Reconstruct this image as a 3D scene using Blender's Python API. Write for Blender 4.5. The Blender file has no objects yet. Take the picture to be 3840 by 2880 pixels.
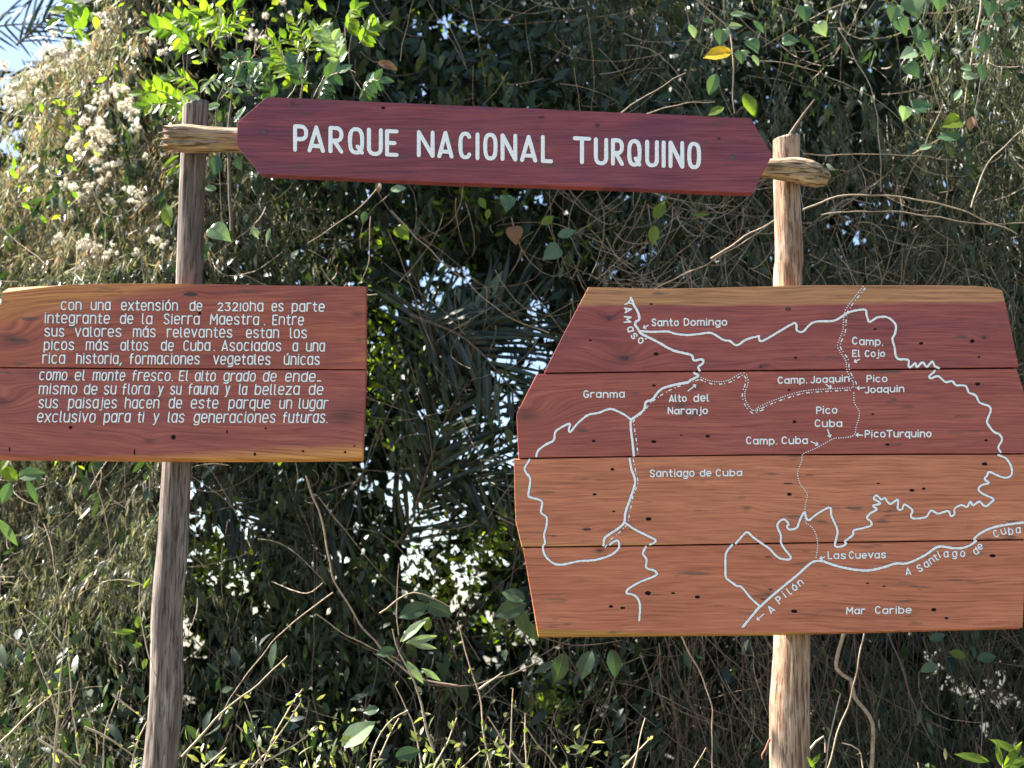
import bpy, math, random
import numpy as np
from mathutils import Vector, Matrix, noise

random.seed(7)
rng = np.random.default_rng(7)
scene = bpy.context.scene
col = scene.collection

# ------------------------------------------------------------------ camera
F = 5189.0                      # focal length in photograph pixels (3840 wide)
PITCH = math.radians(10.0)
CAMZ, CAMY = 1.5, -5.0
cam_d = bpy.data.cameras.new('camera')
cam = bpy.data.objects.new('camera', cam_d)
col.objects.link(cam)
cam.location = (0, CAMY, CAMZ)
cam.rotation_euler = (math.radians(90) + PITCH, 0, 0)
cam_d.sensor_width = 36.0
cam_d.lens = 36.0 * F / 3840.0
cam_d.clip_end = 6000
cam_d.clip_start = 0.05
cam_d.dof.use_dof = True
cam_d.dof.focus_distance = 5.0
cam_d.dof.aperture_fstop = 3.4
scene.camera = cam

# ------------------------------------------------------------------ light
SUN_EL = math.radians(46)
SUN_AZ = math.radians(-73)      # from +Y towards +X
sdir = Vector((math.sin(SUN_AZ) * math.cos(SUN_EL), math.cos(SUN_AZ) * math.cos(SUN_EL), math.sin(SUN_EL)))
world = bpy.data.worlds.new('World')
scene.world = world
world.use_nodes = True
wn = world.node_tree
wn.nodes.clear()
sky = wn.nodes.new('ShaderNodeTexSky')
sky.sky_type = 'NISHITA'
sky.sun_disc = False
sky.sun_elevation = SUN_EL
sky.sun_rotation = SUN_AZ
sky.altitude = 900
sky.air_density = 1.0
sky.dust_density = 2.2
bg = wn.nodes.new('ShaderNodeBackground')
bg.inputs['Strength'].default_value = 0.052
wo = wn.nodes.new('ShaderNodeOutputWorld')
wn.links.new(sky.outputs[0], bg.inputs[0])
wn.links.new(bg.outputs[0], wo.inputs[0])
sun_d = bpy.data.lights.new('sun', 'SUN')
sun_d.energy = 5.0
sun_d.angle = math.radians(0.5)
sun_d.color = (1.0, 0.95, 0.87)
sun = bpy.data.objects.new('sun', sun_d)
col.objects.link(sun)
sun.rotation_euler = sdir.to_track_quat('Z', 'Y').to_euler()
sun.location = (-6, 2, 8)
scene.view_settings.view_transform = 'Standard'
scene.view_settings.look = 'None'
scene.view_settings.gamma = 1.0
scene.view_settings.exposure = 2.65
scene.cycles.max_bounces = 7
scene.cycles.transparent_max_bounces = 8

# ------------------------------------------------------------------ geometry helpers
CP, SP = math.cos(PITCH), math.sin(PITCH)

def W(px, py, y):
    """photograph pixel -> point on the vertical plane at depth y"""
    rx, rz = (px - 1920.0) / F, (1440.0 - py) / F
    dx, dy, dz = rx, CP - rz * SP, SP + rz * CP
    t = (y - CAMY) / dy
    return Vector((dx * t, y, CAMZ + dz * t))

def proj(P):
    """points (N,3) -> bearing coordinates in photograph pixels"""
    d = P - np.array([0, CAMY, CAMZ])
    f = d[:, 1] * CP + d[:, 2] * SP
    u = -d[:, 1] * SP + d[:, 2] * CP
    return 1920 + F * d[:, 0] / f, 1440 - F * u / f

def tag(o, label=None, cat=None, group=None, kind=None):
    if label: o['label'] = label
    if cat: o['category'] = cat
    if group: o['group'] = group
    if kind: o['kind'] = kind
    return o

def empty(name, loc, parent=None):
    o = bpy.data.objects.new(name, None)
    col.objects.link(o)
    o.location = loc
    o.empty_display_size = 0.1
    return o

def link(name, me, mat=None, parent=None, loc=(0, 0, 0)):
    o = bpy.data.objects.new(name, me)
    col.objects.link(o)
    if mat is not None:
        for m in (mat if isinstance(mat, (list, tuple)) else [mat]):
            me.materials.append(m)
    o.parent = parent
    o.location = loc
    return o

def np_mesh(name, V, T, smooth=False, tint=None, mats=None, uv=None):
    """V (n,3), T (m,3) or (m,4) index arrays"""
    me = bpy.data.meshes.new(name)
    V = np.ascontiguousarray(V, dtype=np.float32); T = np.ascontiguousarray(T, dtype=np.int32)
    k = T.shape[1]
    me.vertices.add(len(V)); me.vertices.foreach_set('co', V.ravel())
    me.loops.add(T.size); me.loops.foreach_set('vertex_index', T.ravel())
    me.polygons.add(len(T))
    me.polygons.foreach_set('loop_start', np.arange(0, T.size, k, dtype=np.int32))
    me.polygons.foreach_set('loop_total', np.full(len(T), k, dtype=np.int32))
    if smooth: me.polygons.foreach_set('use_smooth', np.ones(len(T), dtype=bool))
    if mats is not None: me.polygons.foreach_set('material_index', np.ascontiguousarray(mats, dtype=np.int32))
    if tint is not None:
        a = me.attributes.new('tint', 'FLOAT', 'POINT'); a.data.foreach_set('value', np.ascontiguousarray(tint, dtype=np.float32))
    me.update(calc_edges=True)
    return me

def norm(a):
    return a / np.maximum(np.linalg.norm(a, axis=-1, keepdims=True), 1e-9)

def catmull(pts, step):
    """smooth a 2-D or 3-D polyline through its points"""
    P = [Vector(p) for p in pts]
    if len(P) < 3:
        n = max(1, int((P[1] - P[0]).length / step))
        return [P[0].lerp(P[1], i / n) for i in range(n + 1)]
    out = []
    for i in range(len(P) - 1):
        p0 = P[i - 1] if i else P[0] * 2 - P[1]
        p1, p2 = P[i], P[i + 1]
        p3 = P[i + 2] if i + 2 < len(P) else P[-1] * 2 - P[-2]
        n = max(2, int((p2 - p1).length / step))
        for j in range(n):
            t = j / n
            a = (p1 * 2 + (p2 - p0) * t + (p0 * 2 - p1 * 5 + p2 * 4 - p3) * t * t + (p1 * 3 - p0 - p2 * 3 + p3) * t ** 3) * 0.5
            out.append(a)
    out.append(P[-1])
    return out

# ------------------------------------------------------------------ material helpers
def new_mat(name):
    m = bpy.data.materials.new(name); m.use_nodes = True
    nt = m.node_tree; nt.nodes.clear()
    out = nt.nodes.new('ShaderNodeOutputMaterial')
    return m, nt, out

class NT:
    def __init__(s, nt): s.nt = nt
    def n(s, t, **kw):
        x = s.nt.nodes.new(t)
        for k, v in kw.items():
            if k.startswith('i_'):
                key = k[2:].replace('_', ' ')
                x.inputs[key].default_value = v
            else: setattr(x, k, v)
        return x
    def l(s, a, b): s.nt.links.new(a, b)
    def ramp(s, fac, stops, interp='LINEAR'):
        r = s.nt.nodes.new('ShaderNodeValToRGB'); r.color_ramp.interpolation = interp
        e = r.color_ramp.elements
        while len(e) < len(stops): e.new(0.5)
        for el, (p, c) in zip(e, stops):
            el.position = p; el.color = (*c, 1) if len(c) == 3 else c
        s.l(fac, r.inputs[0]); return r.outputs[0]
    def math(s, op, a, b=None, c=None, clamp=False):
        x = s.nt.nodes.new('ShaderNodeMath'); x.operation = op; x.use_clamp = clamp
        for i, v in enumerate((a, b, c)):
            if v is None: continue
            if isinstance(v, (int, float)): x.inputs[i].default_value = v
            else: s.l(v, x.inputs[i])
        return x.outputs[0]
    def mix(s, fac, a, b, blend='MIX'):
        x = s.nt.nodes.new('ShaderNodeMix'); x.data_type = 'RGBA'; x.blend_type = blend
        for i, v in ((0, fac), (6, a), (7, b)):
            if isinstance(v, (int, float)): x.inputs[i].default_value = v
            elif isinstance(v, tuple): x.inputs[i].default_value = (*v, 1)
            else: s.l(v, x.inputs[i])
        return x.outputs[2]
    def noise(s, vec, scale, detail=4, rough=0.55, dist=0.0):
        x = s.nt.nodes.new('ShaderNodeTexNoise')
        x.inputs['Scale'].default_value = scale; x.inputs['Detail'].default_value = detail
        x.inputs['Roughness'].default_value = rough; x.inputs['Distortion'].default_value = dist
        s.l(vec, x.inputs['Vector']); return x.outputs['Fac']
    def mapping(s, vec, scale, loc=(0, 0, 0), rot=(0, 0, 0)):
        x = s.nt.nodes.new('ShaderNodeMapping')
        x.inputs['Scale'].default_value = scale; x.inputs['Location'].default_value = loc; x.inputs['Rotation'].default_value = rot
        s.l(vec, x.inputs['Vector']); return x.outputs[0]

def plank_material(name, dark, mid, light, seed, sap=None, sap_col=(0.42, 0.24, 0.09), sap_dark=(0.26, 0.13, 0.045), purple=0.0, rough=0.42, grainc=1.0, tilt=0.0, knots=()):
    """sap: list of (z0, slope, sharp, sign): sapwood where sign*(z - z0 - slope*x + wobble) > 0, local coordinates"""
    m, nt, out = new_mat(name); g = NT(nt)
    tc = g.n('ShaderNodeTexCoord'); V = tc.outputs['Object']
    warp = g.noise(g.mapping(V, (1.1, 1, 2.6), (seed, 0, seed * 1.7)), 1.0, 3, 0.5)
    sep = g.n('ShaderNodeSeparateXYZ'); g.l(V, sep.inputs[0])
    zz = g.math('ADD', sep.outputs[2], g.math('MULTIPLY', g.math('SUBTRACT', warp, 0.5), 0.07))
    zz = g.math('ADD', zz, g.math('MULTIPLY', sep.outputs[0], tilt))
    kmask = None
    for (kx, kz, kr, ka) in knots:
        sb = g.n('ShaderNodeVectorMath', operation='SUBTRACT'); g.l(V, sb.inputs[0]); sb.inputs[1].default_value = (kx, 0, kz)
        ml = g.n('ShaderNodeVectorMath', operation='MULTIPLY'); g.l(sb.outputs[0], ml.inputs[0]); ml.inputs[1].default_value = (0.45 / kr, 0, 1 / kr)
        ln = g.n('ShaderNodeVectorMath', operation='LENGTH'); g.l(ml.outputs[0], ln.inputs[0])
        ex = g.math('EXPONENT', g.math('MULTIPLY', g.math('POWER', ln.outputs['Value'], 2.0), -1.0))
        zz = g.math('ADD', zz, g.math('MULTIPLY', ex, ka))
        core = g.math('EXPONENT', g.math('MULTIPLY', g.math('POWER', ln.outputs['Value'], 2.0), -9.0))
        kmask = core if kmask is None else g.math('MAXIMUM', kmask, core)
    cmb = g.n('ShaderNodeCombineXYZ'); g.l(sep.outputs[0], cmb.inputs[0]); g.l(zz, cmb.inputs[2]); g.l(sep.outputs[1], cmb.inputs[1])
    U = cmb.outputs[0]
    broad = g.noise(g.mapping(U, (0.9, 1, 9), (seed * 2.3, 0, 0)), 1.6, 4, 0.6)
    lines = g.noise(g.mapping(U, (1.2, 1, 84), (seed, 0, 3)), 1.3, 5, 0.62, 0.1)
    fine = g.noise(g.mapping(U, (6, 2, 210), (0, 0, seed)), 1.0, 3, 0.6)
    pores = g.noise(g.mapping(U, (14, 1, 420), (5, 0, seed)), 1.0, 2, 0.5)
    fac = g.math('ADD', g.math('MULTIPLY', broad, 0.42), g.math('MULTIPLY', lines, 0.58))
    fac = g.math('ADD', g.math('MULTIPLY', fac, 0.78), g.math('MULTIPLY', g.noise(g.mapping(U, (1.6, 1, 3.5), (seed * 4, 0, seed)), 1.7, 4, 0.62), 0.22))
    c = g.ramp(fac, [(0.31, dark), (0.5, mid), (0.69, light)])
    if purple > 0:
        pm = g.noise(g.mapping(U, (1.3, 1, 5), (seed * 5, 0, 9)), 1.5, 3, 0.6)
        pf = g.math('MULTIPLY', g.ramp(pm, [(0.48, (0, 0, 0)), (0.72, (1, 1, 1))]), purple)
        c = g.mix(pf, c, (0.115, 0.038, 0.075))
    if sap:
        for (z0, slope, sharp, sign) in sap:
            w2 = g.noise(g.mapping(V, (1.5, 1, 4), (seed * 3, 0, 1)), 1.4, 3, 0.5)
            d = g.math('SUBTRACT', sep.outputs[2], g.math('MULTIPLY', sep.outputs[0], slope))
            d = g.math('SUBTRACT', d, z0)
            d = g.math('ADD', d, g.math('MULTIPLY', g.math('SUBTRACT', w2, 0.5), 0.05))
            d = g.math('MULTIPLY', d, sign * sharp)
            f = g.math('ADD', d, 0.5, clamp=True)
            sc = g.mix(g.ramp(lines, [(0.35, (0, 0, 0)), (0.65, (1, 1, 1))]), sap_dark, sap_col)
            c = g.mix(f, c, sc)
    # dark grain hairlines
    hl = g.ramp(lines, [(0.30, (1, 1, 1)), (0.40, (0, 0, 0))])
    c = g.mix(g.math('MULTIPLY', hl, 0.22 * grainc), c, (0.05, 0.022, 0.022))
    pf = g.ramp(fine, [(0.34, (0.72, 0.68, 0.68)), (0.5, (1, 1, 1)), (0.66, (1.16, 1.18, 1.18))])
    c = g.mix(1.0, c, pf, 'MULTIPLY')
    # grey-green weather smudges, elongated along the grain
    s1 = g.noise(g.mapping(V, (5.5, 1, 30), (seed * 7, 0, seed)), 1.0, 3, 0.55)
    s2 = g.noise(g.mapping(V, (2.0, 1, 3), (seed, 0, seed * 3)), 1.3, 2, 0.5)
    sm = g.math('MULTIPLY', g.ramp(s1, [(0.61, (0, 0, 0)), (0.68, (1, 1, 1))]), g.ramp(s2, [(0.42, (0, 0, 0)), (0.52, (1, 1, 1))]))
    c = g.mix(g.math('MULTIPLY', sm, 0.75), c, (0.085, 0.062, 0.052))
    if kmask is not None:
        c = g.mix(g.math('MULTIPLY', kmask, 0.7), c, (0.075, 0.038, 0.034))
    ck = g.noise(g.mapping(U, (0.9, 1, 120), (seed * 1.3, 0, seed * 9)), 1.0, 2, 0.4)
    ckm = g.noise(g.mapping(V, (1.6, 1, 5), (seed, 0, 11)), 1.2, 2, 0.5)
    c = g.mix(g.math('MULTIPLY', g.ramp(ck, [(0.735, (0, 0, 0)), (0.76, (1, 1, 1))]), g.ramp(ckm, [(0.5, (0, 0, 0)), (0.6, (0.8,) * 3)])), c, (0.05, 0.02, 0.02))
    p = g.n('ShaderNodeBsdfPrincipled'); g.l(c, p.inputs['Base Color'])
    rr = g.ramp(lines, [(0.3, (rough + .1,) * 3), (0.7, (rough - .05,) * 3)]); g.l(rr, p.inputs['Roughness'])
    p.inputs['Specular IOR Level'].default_value = 0.22
    b = g.n('ShaderNodeBump'); b.inputs['Strength'].default_value = 0.5; b.inputs['Distance'].default_value = 0.0015
    h = g.math('ADD', lines, g.math('MULTIPLY', pores, 0.5)); g.l(h, b.inputs['Height']); g.l(b.outputs[0], p.inputs['Normal'])
    g.l(p.outputs[0], out.inputs[0])
    return m

def log_material(name, stops, streak, seed, axis='z', rough=0.85, patch=None, patch_amt=0.0, bump=0.6):
    m, nt, out = new_mat(name); g = NT(nt)
    tc = g.n('ShaderNodeTexCoord'); V = tc.outputs['Object']
    sc = (48, 48, 2.6) if axis == 'z' else (3.2, 44, 44)
    sf = (120, 120, 9) if axis == 'z' else (9, 110, 110)
    a = g.noise(g.mapping(V, sc, (seed, seed, 0)), 1.0, 5, 0.6, 0.3)
    b_ = g.noise(g.mapping(V, sf, (0, seed, 0)), 1.0, 4, 0.6)
    k = g.noise(g.mapping(V, (5, 5, 2), (seed, 0, 0)), 1.0, 4, 0.55)
    fac = g.math('ADD', g.math('MULTIPLY', a, 0.6), g.math('MULTIPLY', k, 0.4))
    c = g.ramp(fac, stops)
    if patch:
        pm = g.noise(g.mapping(V, (9, 9, 4) if axis == 'z' else (4, 9, 9), (seed * 2, 0, 5)), 1.0, 5, 0.65)
        c = g.mix(g.math('MULTIPLY', g.ramp(pm, [(0.5, (0, 0, 0)), (0.58, (1, 1, 1))]), patch_amt), c, patch)
    c = g.mix(g.ramp(b_, [(0.40, (0.85,) * 3), (0.50, (0,) * 3)]), c, streak)
    p = g.n('ShaderNodeBsdfPrincipled'); g.l(c, p.inputs['Base Color']); p.inputs['Roughness'].default_value = rough
    p.inputs['Specular IOR Level'].default_value = 0.25
    b = g.n('ShaderNodeBump'); b.inputs['Strength'].default_value = bump; b.inputs['Distance'].default_value = 0.004
    g.l(g.math('ADD', a, g.math('MULTIPLY', b_, 0.5)), b.inputs['Height']); g.l(b.outputs[0], p.inputs['Normal'])
    g.l(p.outputs[0], out.inputs[0])
    return m

def leaf_material(name, stops, trans=0.4, rough=0.42, use_attr=True, veins=False, spec=0.5, tcol=(1.25, 1.35, 0.5)):
    m, nt, out = new_mat(name); g = NT(nt)
    if use_attr:
        a = g.n('ShaderNodeAttribute'); a.attribute_name = 'tint'; f = a.outputs['Fac']
    else:
        f = g.n('ShaderNodeObjectInfo').outputs['Random']
    c = g.ramp(f, stops)
    tc = g.n('ShaderNodeTexCoord')
    mott = g.noise(tc.outputs['Object'], 38, 3, 0.6)
    c = g.mix(1.0, c, g.ramp(mott, [(0.3, (0.72,) * 3), (0.7, (1.22,) * 3)]), 'MULTIPLY')
    if veins:
        at = g.n('ShaderNodeAttribute'); at.attribute_name = 'vein'
        c = g.mix(g.math('MULTIPLY', at.outputs['Fac'], 0.45), c, (0.22, 0.26, 0.08))
    p = g.n('ShaderNodeBsdfPrincipled'); g.l(c, p.inputs['Base Color'])
    p.inputs['Roughness'].default_value = rough; p.inputs['Specular IOR Level'].default_value = spec
    t = g.n('ShaderNodeBsdfTranslucent')
    g.l(g.mix(1.0, c, tcol, 'MULTIPLY'), t.inputs['Color'])
    mx = g.n('ShaderNodeMixShader'); mx.inputs[0].default_value = trans
    g.l(p.outputs[0], mx.inputs[1]); g.l(t.outputs[0], mx.inputs[2]); g.l(mx.outputs[0], out.inputs[0])
    return m

def plain_material(name, c, rough=0.6, var=0.15, scale=60, spec=0.4, metal=0.0):
    m, nt, out = new_mat(name); g = NT(nt)
    tc = g.n('ShaderNodeTexCoord')
    n_ = g.noise(tc.outputs['Object'], scale, 4, 0.6)
    cc = g.mix(1.0, c, g.ramp(n_, [(0.3, (1 - var,) * 3), (0.7, (1 + var,) * 3)]), 'MULTIPLY')
    p = g.n('ShaderNodeBsdfPrincipled'); g.l(cc, p.inputs['Base Color'])
    p.inputs['Roughness'].default_value = rough; p.inputs['Specular IOR Level'].default_value = spec; p.inputs['Metallic'].default_value = metal
    g.l(p.outputs[0], out.inputs[0]); return m

# ================================================================== GROUND
def ground_h(x, y):
    h = 0.0
    if y > 7: h -= (y - 7) * 0.55 if y < 60 else 29 + (y - 60) * 0.12
    h += 0.05 * noise.noise(Vector((x * 0.7, y * 0.7, 0)))
    if y > 7: h += min(y - 7, 40) * 0.08 * noise.noise(Vector((x * 0.03, y * 0.03, 4)))
    return h
gx = np.concatenate([-np.geomspace(3000, 8, 22), np.linspace(-7.5, 7.5, 46), np.geomspace(8, 3000, 22)])
gy = np.concatenate([-np.geomspace(600, 12, 12), np.linspace(-11, 12, 60), np.geomspace(13, 4000, 26)])
GV = [(x, y, ground_h(x, y)) for y in gy for x in gx]
nx = len(gx)
GT = [(j * nx + i, j * nx + i + 1, (j + 1) * nx + i + 1, (j + 1) * nx + i) for j in range(len(gy) - 1) for i in range(nx - 1)]
m, nt, out = new_mat('dry_earth'); g = NT(nt)
tc = g.n('ShaderNodeTexCoord')
n1 = g.noise(tc.outputs['Object'], 1.2, 5, 0.6); n2 = g.noise(tc.outputs['Object'], 28, 4, 0.6)
cc = g.mix(g.ramp(n1, [(0.42, (0, 0, 0)), (0.58, (1, 1, 1))]), (0.13, 0.10, 0.065), (0.06, 0.075, 0.03))
cc = g.mix(1.0, cc, g.ramp(n2, [(0.3, (0.7,) * 3), (0.7, (1.2,) * 3)]), 'MULTIPLY')
p = g.n('ShaderNodeBsdfPrincipled'); g.l(cc, p.inputs['Base Color']); p.inputs['Roughness'].default_value = 0.95
g.l(p.outputs[0], out.inputs[0])
tag(link('ground', np_mesh('ground', np.array(GV), np.array(GT), True), m), kind='structure')

# ================================================================== LOGS (posts, beam)
def log_mesh(name, ctr, rad, nseg=44, ridge=0.035, lump=0.03, seed=0, ring_step=0.012, end_noise=0.0, tilt_top=0.0, facet=0.0):
    """ctr: list of world points, rad: radii; a tube with ridges running along it"""
    pts4 = catmull([Vector((*c, )) for c in ctr], ring_step)
    # radii interpolated by arc length
    cl = [0.0]
    for a, b in zip(ctr[:-1], ctr[1:]): cl.append(cl[-1] + (b - a).length)
    pl = [0.0]
    for a, b in zip(pts4[:-1], pts4[1:]): pl.append(pl[-1] + (b - a).length)
    rr = np.interp(np.array(pl) / pl[-1] * cl[-1], cl, rad)
    V, T = [], []
    n = len(pts4)
    for i, p in enumerate(pts4):
        t = (pts4[min(i + 1, n - 1)] - pts4[max(i - 1, 0)]).normalized()
        u = t.cross(Vector((0, 1, 0))).normalized(); v = u.cross(t).normalized()
        s = pl[i]
        for k in range(nseg):
            a = 2 * math.pi * k / nseg
            ca, sa = math.cos(a), math.sin(a)
            q = Vector((ca * 2.2, sa * 2.2, s * 1.6 + seed))
            r = rr[i] * (1 + lump * 2 * noise.noise(q * 0.6) + ridge * 2 * noise.noise(Vector((ca * 7, sa * 7, s * 1.5 + seed * 3)))
                         + ridge * 1.2 * noise.noise(Vector((ca * 16, sa * 16, s * 5 + seed))))
            off = 0.0
            if end_noise and (i == 0 or i < 6): off = end_noise * (1 - i / 6) * (noise.noise(Vector((ca * 5, sa * 5, seed * 2))) * 2.0)
            P = p + (u * ca + v * sa) * r + t * off
            if i == n - 1 and tilt_top: P = P + t * (-tilt_top * ca)
            V.append(P)
    for i in range(n - 1):
        for k in range(nseg):
            k2 = (k + 1) % nseg
            T.append((i * nseg + k, i * nseg + k2, (i + 1) * nseg + k2, (i + 1) * nseg + k))
    me = bpy.data.meshes.new(name)
    V = [tuple(v) for v in V]
    T.append(tuple(reversed(range(nseg)))); T.append(tuple((n - 1) * nseg + k for k in range(nseg)))
    me.from_pydata(V, [], T)
    me.polygons.foreach_set('use_smooth', [True] * (len(T) - 2) + [False] * 2)
    me.update()
    return me

def shifted(me, loc):
    me.transform(Matrix.Translation(-Vector(loc))); return me

def px_r(rpx, y): return rpx * (y - CAMY) / F / CP * 1.0

M_post_l = log_material('weathered_grey_post', [(0.34, (0.075, 0.056, 0.047)), (0.46, (0.125, 0.098, 0.084)), (0.58, (0.21, 0.17, 0.145)), (0.70, (0.38, 0.325, 0.28))], (0.038, 0.028, 0.024), 3.1, bump=1.0, patch=(0.11, 0.075, 0.065), patch_amt=0.45)
M_post_r = log_material('pinkish_peeled_post', [(0.32, (0.10, 0.053, 0.034)), (0.45, (0.20, 0.118, 0.075)), (0.56, (0.33, 0.215, 0.135)), (0.70, (0.54, 0.40, 0.27))], (0.085, 0.045, 0.034), 8.4, patch=(0.42, 0.32, 0.24), patch_amt=0.5, bump=1.0)
M_beam = log_material('fibrous_orange_beam', [(0.30, (0.06, 0.042, 0.027)), (0.42, (0.20, 0.135, 0.080)), (0.56, (0.38, 0.275, 0.175)), (0.72, (0.60, 0.50, 0.38))], (0.06, 0.035, 0.02), 5.7, axis='x', patch=(0.22, 0.19, 0.165), patch_amt=0.75, bump=1.0)
M_cut = plain_material('sawn_end_grain', (0.52, 0.40, 0.28), 0.8, 0.25, 90)

YP = 0.062
def make_post(rows, name, label, mat, seed, top_tilt):
    ctr, rad = [], []
    for (py, x0, x1) in rows:
        c = W((x0 + x1) / 2, py, YP); ctr.append(c); rad.append((x1 - x0) / 2 * (YP - CAMY) / F)
    ctr.reverse(); rad.reverse()
    d = (ctr[0] - ctr[1]).normalized()
    foot = ctr[0] + Vector((d.x * 0.4, 0, -1)) * (ctr[0].z + 0.25)
    ctr.insert(0, Vector((foot.x, YP, -0.25))); rad.insert(0, rad[0] * 1.05)
    me = log_mesh(name, ctr, rad, seed=seed, tilt_top=top_tilt, ridge=0.03, lump=0.035)
    base = Vector((ctr[0].x, YP, 0))
    o = link(name, shifted(me, base), [mat, M_cut], None, base)
    me.polygons[len(me.polygons) - 1].material_index = 1
    tag(o, label, 'post', 'rough posts carrying the signs')
    return o
make_post([(392, 688, 786), (640, 676, 773), (1060, 660, 757), (1400, 636, 738), (1730, 610, 720), (2000, 594, 707), (2300, 569, 683), (2550, 565, 684), (2700, 555, 675), (2880, 535, 658), (3100, 508, 634), (3400, 478, 606)],
          'wooden_post', 'grey weathered crooked post behind the board of carved text', M_post_l, 1.3, 0.012)
make_post([(520, 2897, 3003), (680, 2899, 3000), (960, 2904, 3014), (1080, 2897, 3009), (1700, 2898, 3020), (2375, 2901, 3036), (2520, 2896, 3034), (2650, 2887, 3034), (2880, 2890, 3034), (3150, 2892, 3038), (3400, 2894, 3042)],
          'wooden_post', 'thicker pinkish tan post behind the carved trail map', M_post_r, 6.1, 0.010)

YB = -0.032
bm_pts = [(640, 519, 50), (686, 518, 52), (760, 520, 48), (885, 524, 46), (1100, 535, 44), (1500, 556, 43), (1900, 577, 42), (2300, 601, 41), (2700, 625, 38), (2800, 630, 36), (2870, 633, 36), (2930, 636, 41), (2985, 640, 47), (3030, 652, 50), (3070, 664, 43), (3098, 672, 30), (3108, 676, 18)]
ctr = [W(a, b, YB) for a, b, r in bm_pts]; rad = [r * (YB - CAMY) / F for a, b, r in bm_pts]
bme = log_mesh('log_rail', ctr, rad, nseg=56, ridge=0.12, lump=0.06, seed=4.4, ring_step=0.008, end_noise=0.035)
base = W(1900, 577, YB)
rail = empty('crossbeam', base)
tag(rail, 'split fibrous log rail across the two posts, holding the pointed name board', 'crossbeam')
link('log_rail', shifted(bme, base), M_beam, rail)
# splinters at the broken left end
for k in range(16):
    a = random.uniform(0, 2 * math.pi); rr_ = rad[0] * random.uniform(0.5, 1.0); L = random.uniform(0.02, 0.055)
    c0 = ctr[0] + Vector((0.02, math.cos(a) * rr_, math.sin(a) * rr_)); c1 = c0 + Vector((-L - 0.01, random.uniform(-.006, .006), random.uniform(-.008, .008)))
    w_ = random.uniform(0.004, 0.009)
    V = [c0 + Vector((0, w_, 0)), c0 + Vector((0, -w_, 0)), c0 + Vector((0, 0, w_)), c1]
    me = bpy.data.meshes.new('splinter'); me.from_pydata([tuple(v - base) for v in V], [], [(0, 1, 3), (1, 2, 3), (2, 0, 3), (0, 2, 1)])
    link('splinter', me, M_beam, rail)

# ================================================================== PLANKS
def plank(name, front, back, yf, yb, mat, parent, bevel=0.003):
    """front/back: matching outlines in photograph pixels, at depths yf (near) and yb (far)"""
    off = parent.location
    n = len(front)
    F_ = [W(x, y, yf) - off for x, y in front]
    B_ = []
    for (x, y), fr in zip(back, F_):
        q = W(x, y, yf) - off; B_.append(Vector((q.x, yb - off.y, q.z)))
    V = [tuple(v) for v in F_ + B_]
    Fc = [tuple(range(n)), tuple(reversed(range(n, 2 * n)))]
    for i in range(n):
        j = (i + 1) % n
        Fc.append((i, n + i, n + j, j))
    me = bpy.data.meshes.new(name); me.from_pydata(V, [], Fc); me.update()
    import bmesh
    bm = bmesh.new(); bm.from_mesh(me); bmesh.ops.recalc_face_normals(bm, faces=bm.faces)
    bmesh.ops.bevel(bm, geom=list(bm.edges), offset=bevel, segments=2, profile=0.6, affect='EDGES')
    bm.to_mesh(me); bm.free()
    return link(name, me, mat, parent)

def densify(pts, step, jit, seed, closed=True):
    out = []
    n = len(pts)
    for i in range(n):
        a = Vector(pts[i]); b = Vector(pts[(i + 1) % n])
        k = max(1, int((b - a).length / step))
        d = (b - a); nrm = Vector((-d.y, d.x)).normalized() if d.length > 1e-6 else Vector((0, 0))
        for j in range(k):
            t = j / k; p_ = a.lerp(b, t)
            if j: p_ = p_ + nrm * jit * noise.noise(Vector((p_.x * 0.012 + seed, p_.y * 0.012, seed)))
            out.append((p_.x, p_.y))
    return out

def A_(x, y): return (1900 + x * 0.45208, 1040 + y * 0.45208)
def B_(x, y): return (2840 + x * 0.45208, 1040 + y * 0.45208)
def C_(x, y): return (1900 + x * 0.45208, 1700 + y * 0.45208)
def D_(x, y): return (2840 + x * 0.45208, 1700 + y * 0.45208)

# --- name board (arrow shape)
YA_F, YA_B = -0.128, -0.083
name_sign = empty('name_board', W(1900, 550, YA_B))
tag(name_sign, 'pointed purple-brown board carved with PARQUE NACIONAL TURQUINO, on the log rail', 'sign')
M_arrow = plank_material('purple_heartwood', (0.095, 0.028, 0.042), (0.208, 0.052, 0.064), (0.335, 0.085, 0.080), 2.2, purple=0.75, rough=0.38, grainc=0.8)
fr = densify([(999, 363), (1600, 390), (2200, 416), (2816, 442), (2896, 580), (2823, 723), (2400, 707), (1700, 685), (978, 652), (886, 542), (891, 456)], 150, 2.5, 1.0)
name_plank = plank('plank', fr, fr, YA_F, YA_B, M_arrow, name_sign, 0.003)

# --- text board
YI_F, YI_B = -0.045, 0.004
text_sign = empty('text_board', W(690, 1400, YI_B))
tag(text_sign, 'two-plank reddish board carved with nine lines of Spanish text', 'sign')
zt = lambda py, s, y: W(1920, py, y).z - s.location.z
kn = lambda s, y, L_: [((W(px_, py_, y) - s.location).x, (W(px_, py_, y) - s.location).z, r_, a_) for px_, py_, r_, a_ in L_]
M_txt1 = plank_material('red_plank_with_sapwood_corner', (0.196, 0.053, 0.044), (0.321, 0.088, 0.058), (0.485, 0.163, 0.082), 4.7,
                        sap=[(zt(1110, text_sign, YI_F) + 0.040, 0.20, 22, 1)], sap_col=(0.551, 0.237, 0.082), sap_dark=(0.341, 0.125, 0.049), purple=0.35, tilt=-0.05,
                        knots=kn(text_sign, YI_F, [(40, 1270, .07, .07), (715, 1104, .018, -.02), (1340, 1180, .03, .015)]))
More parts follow.
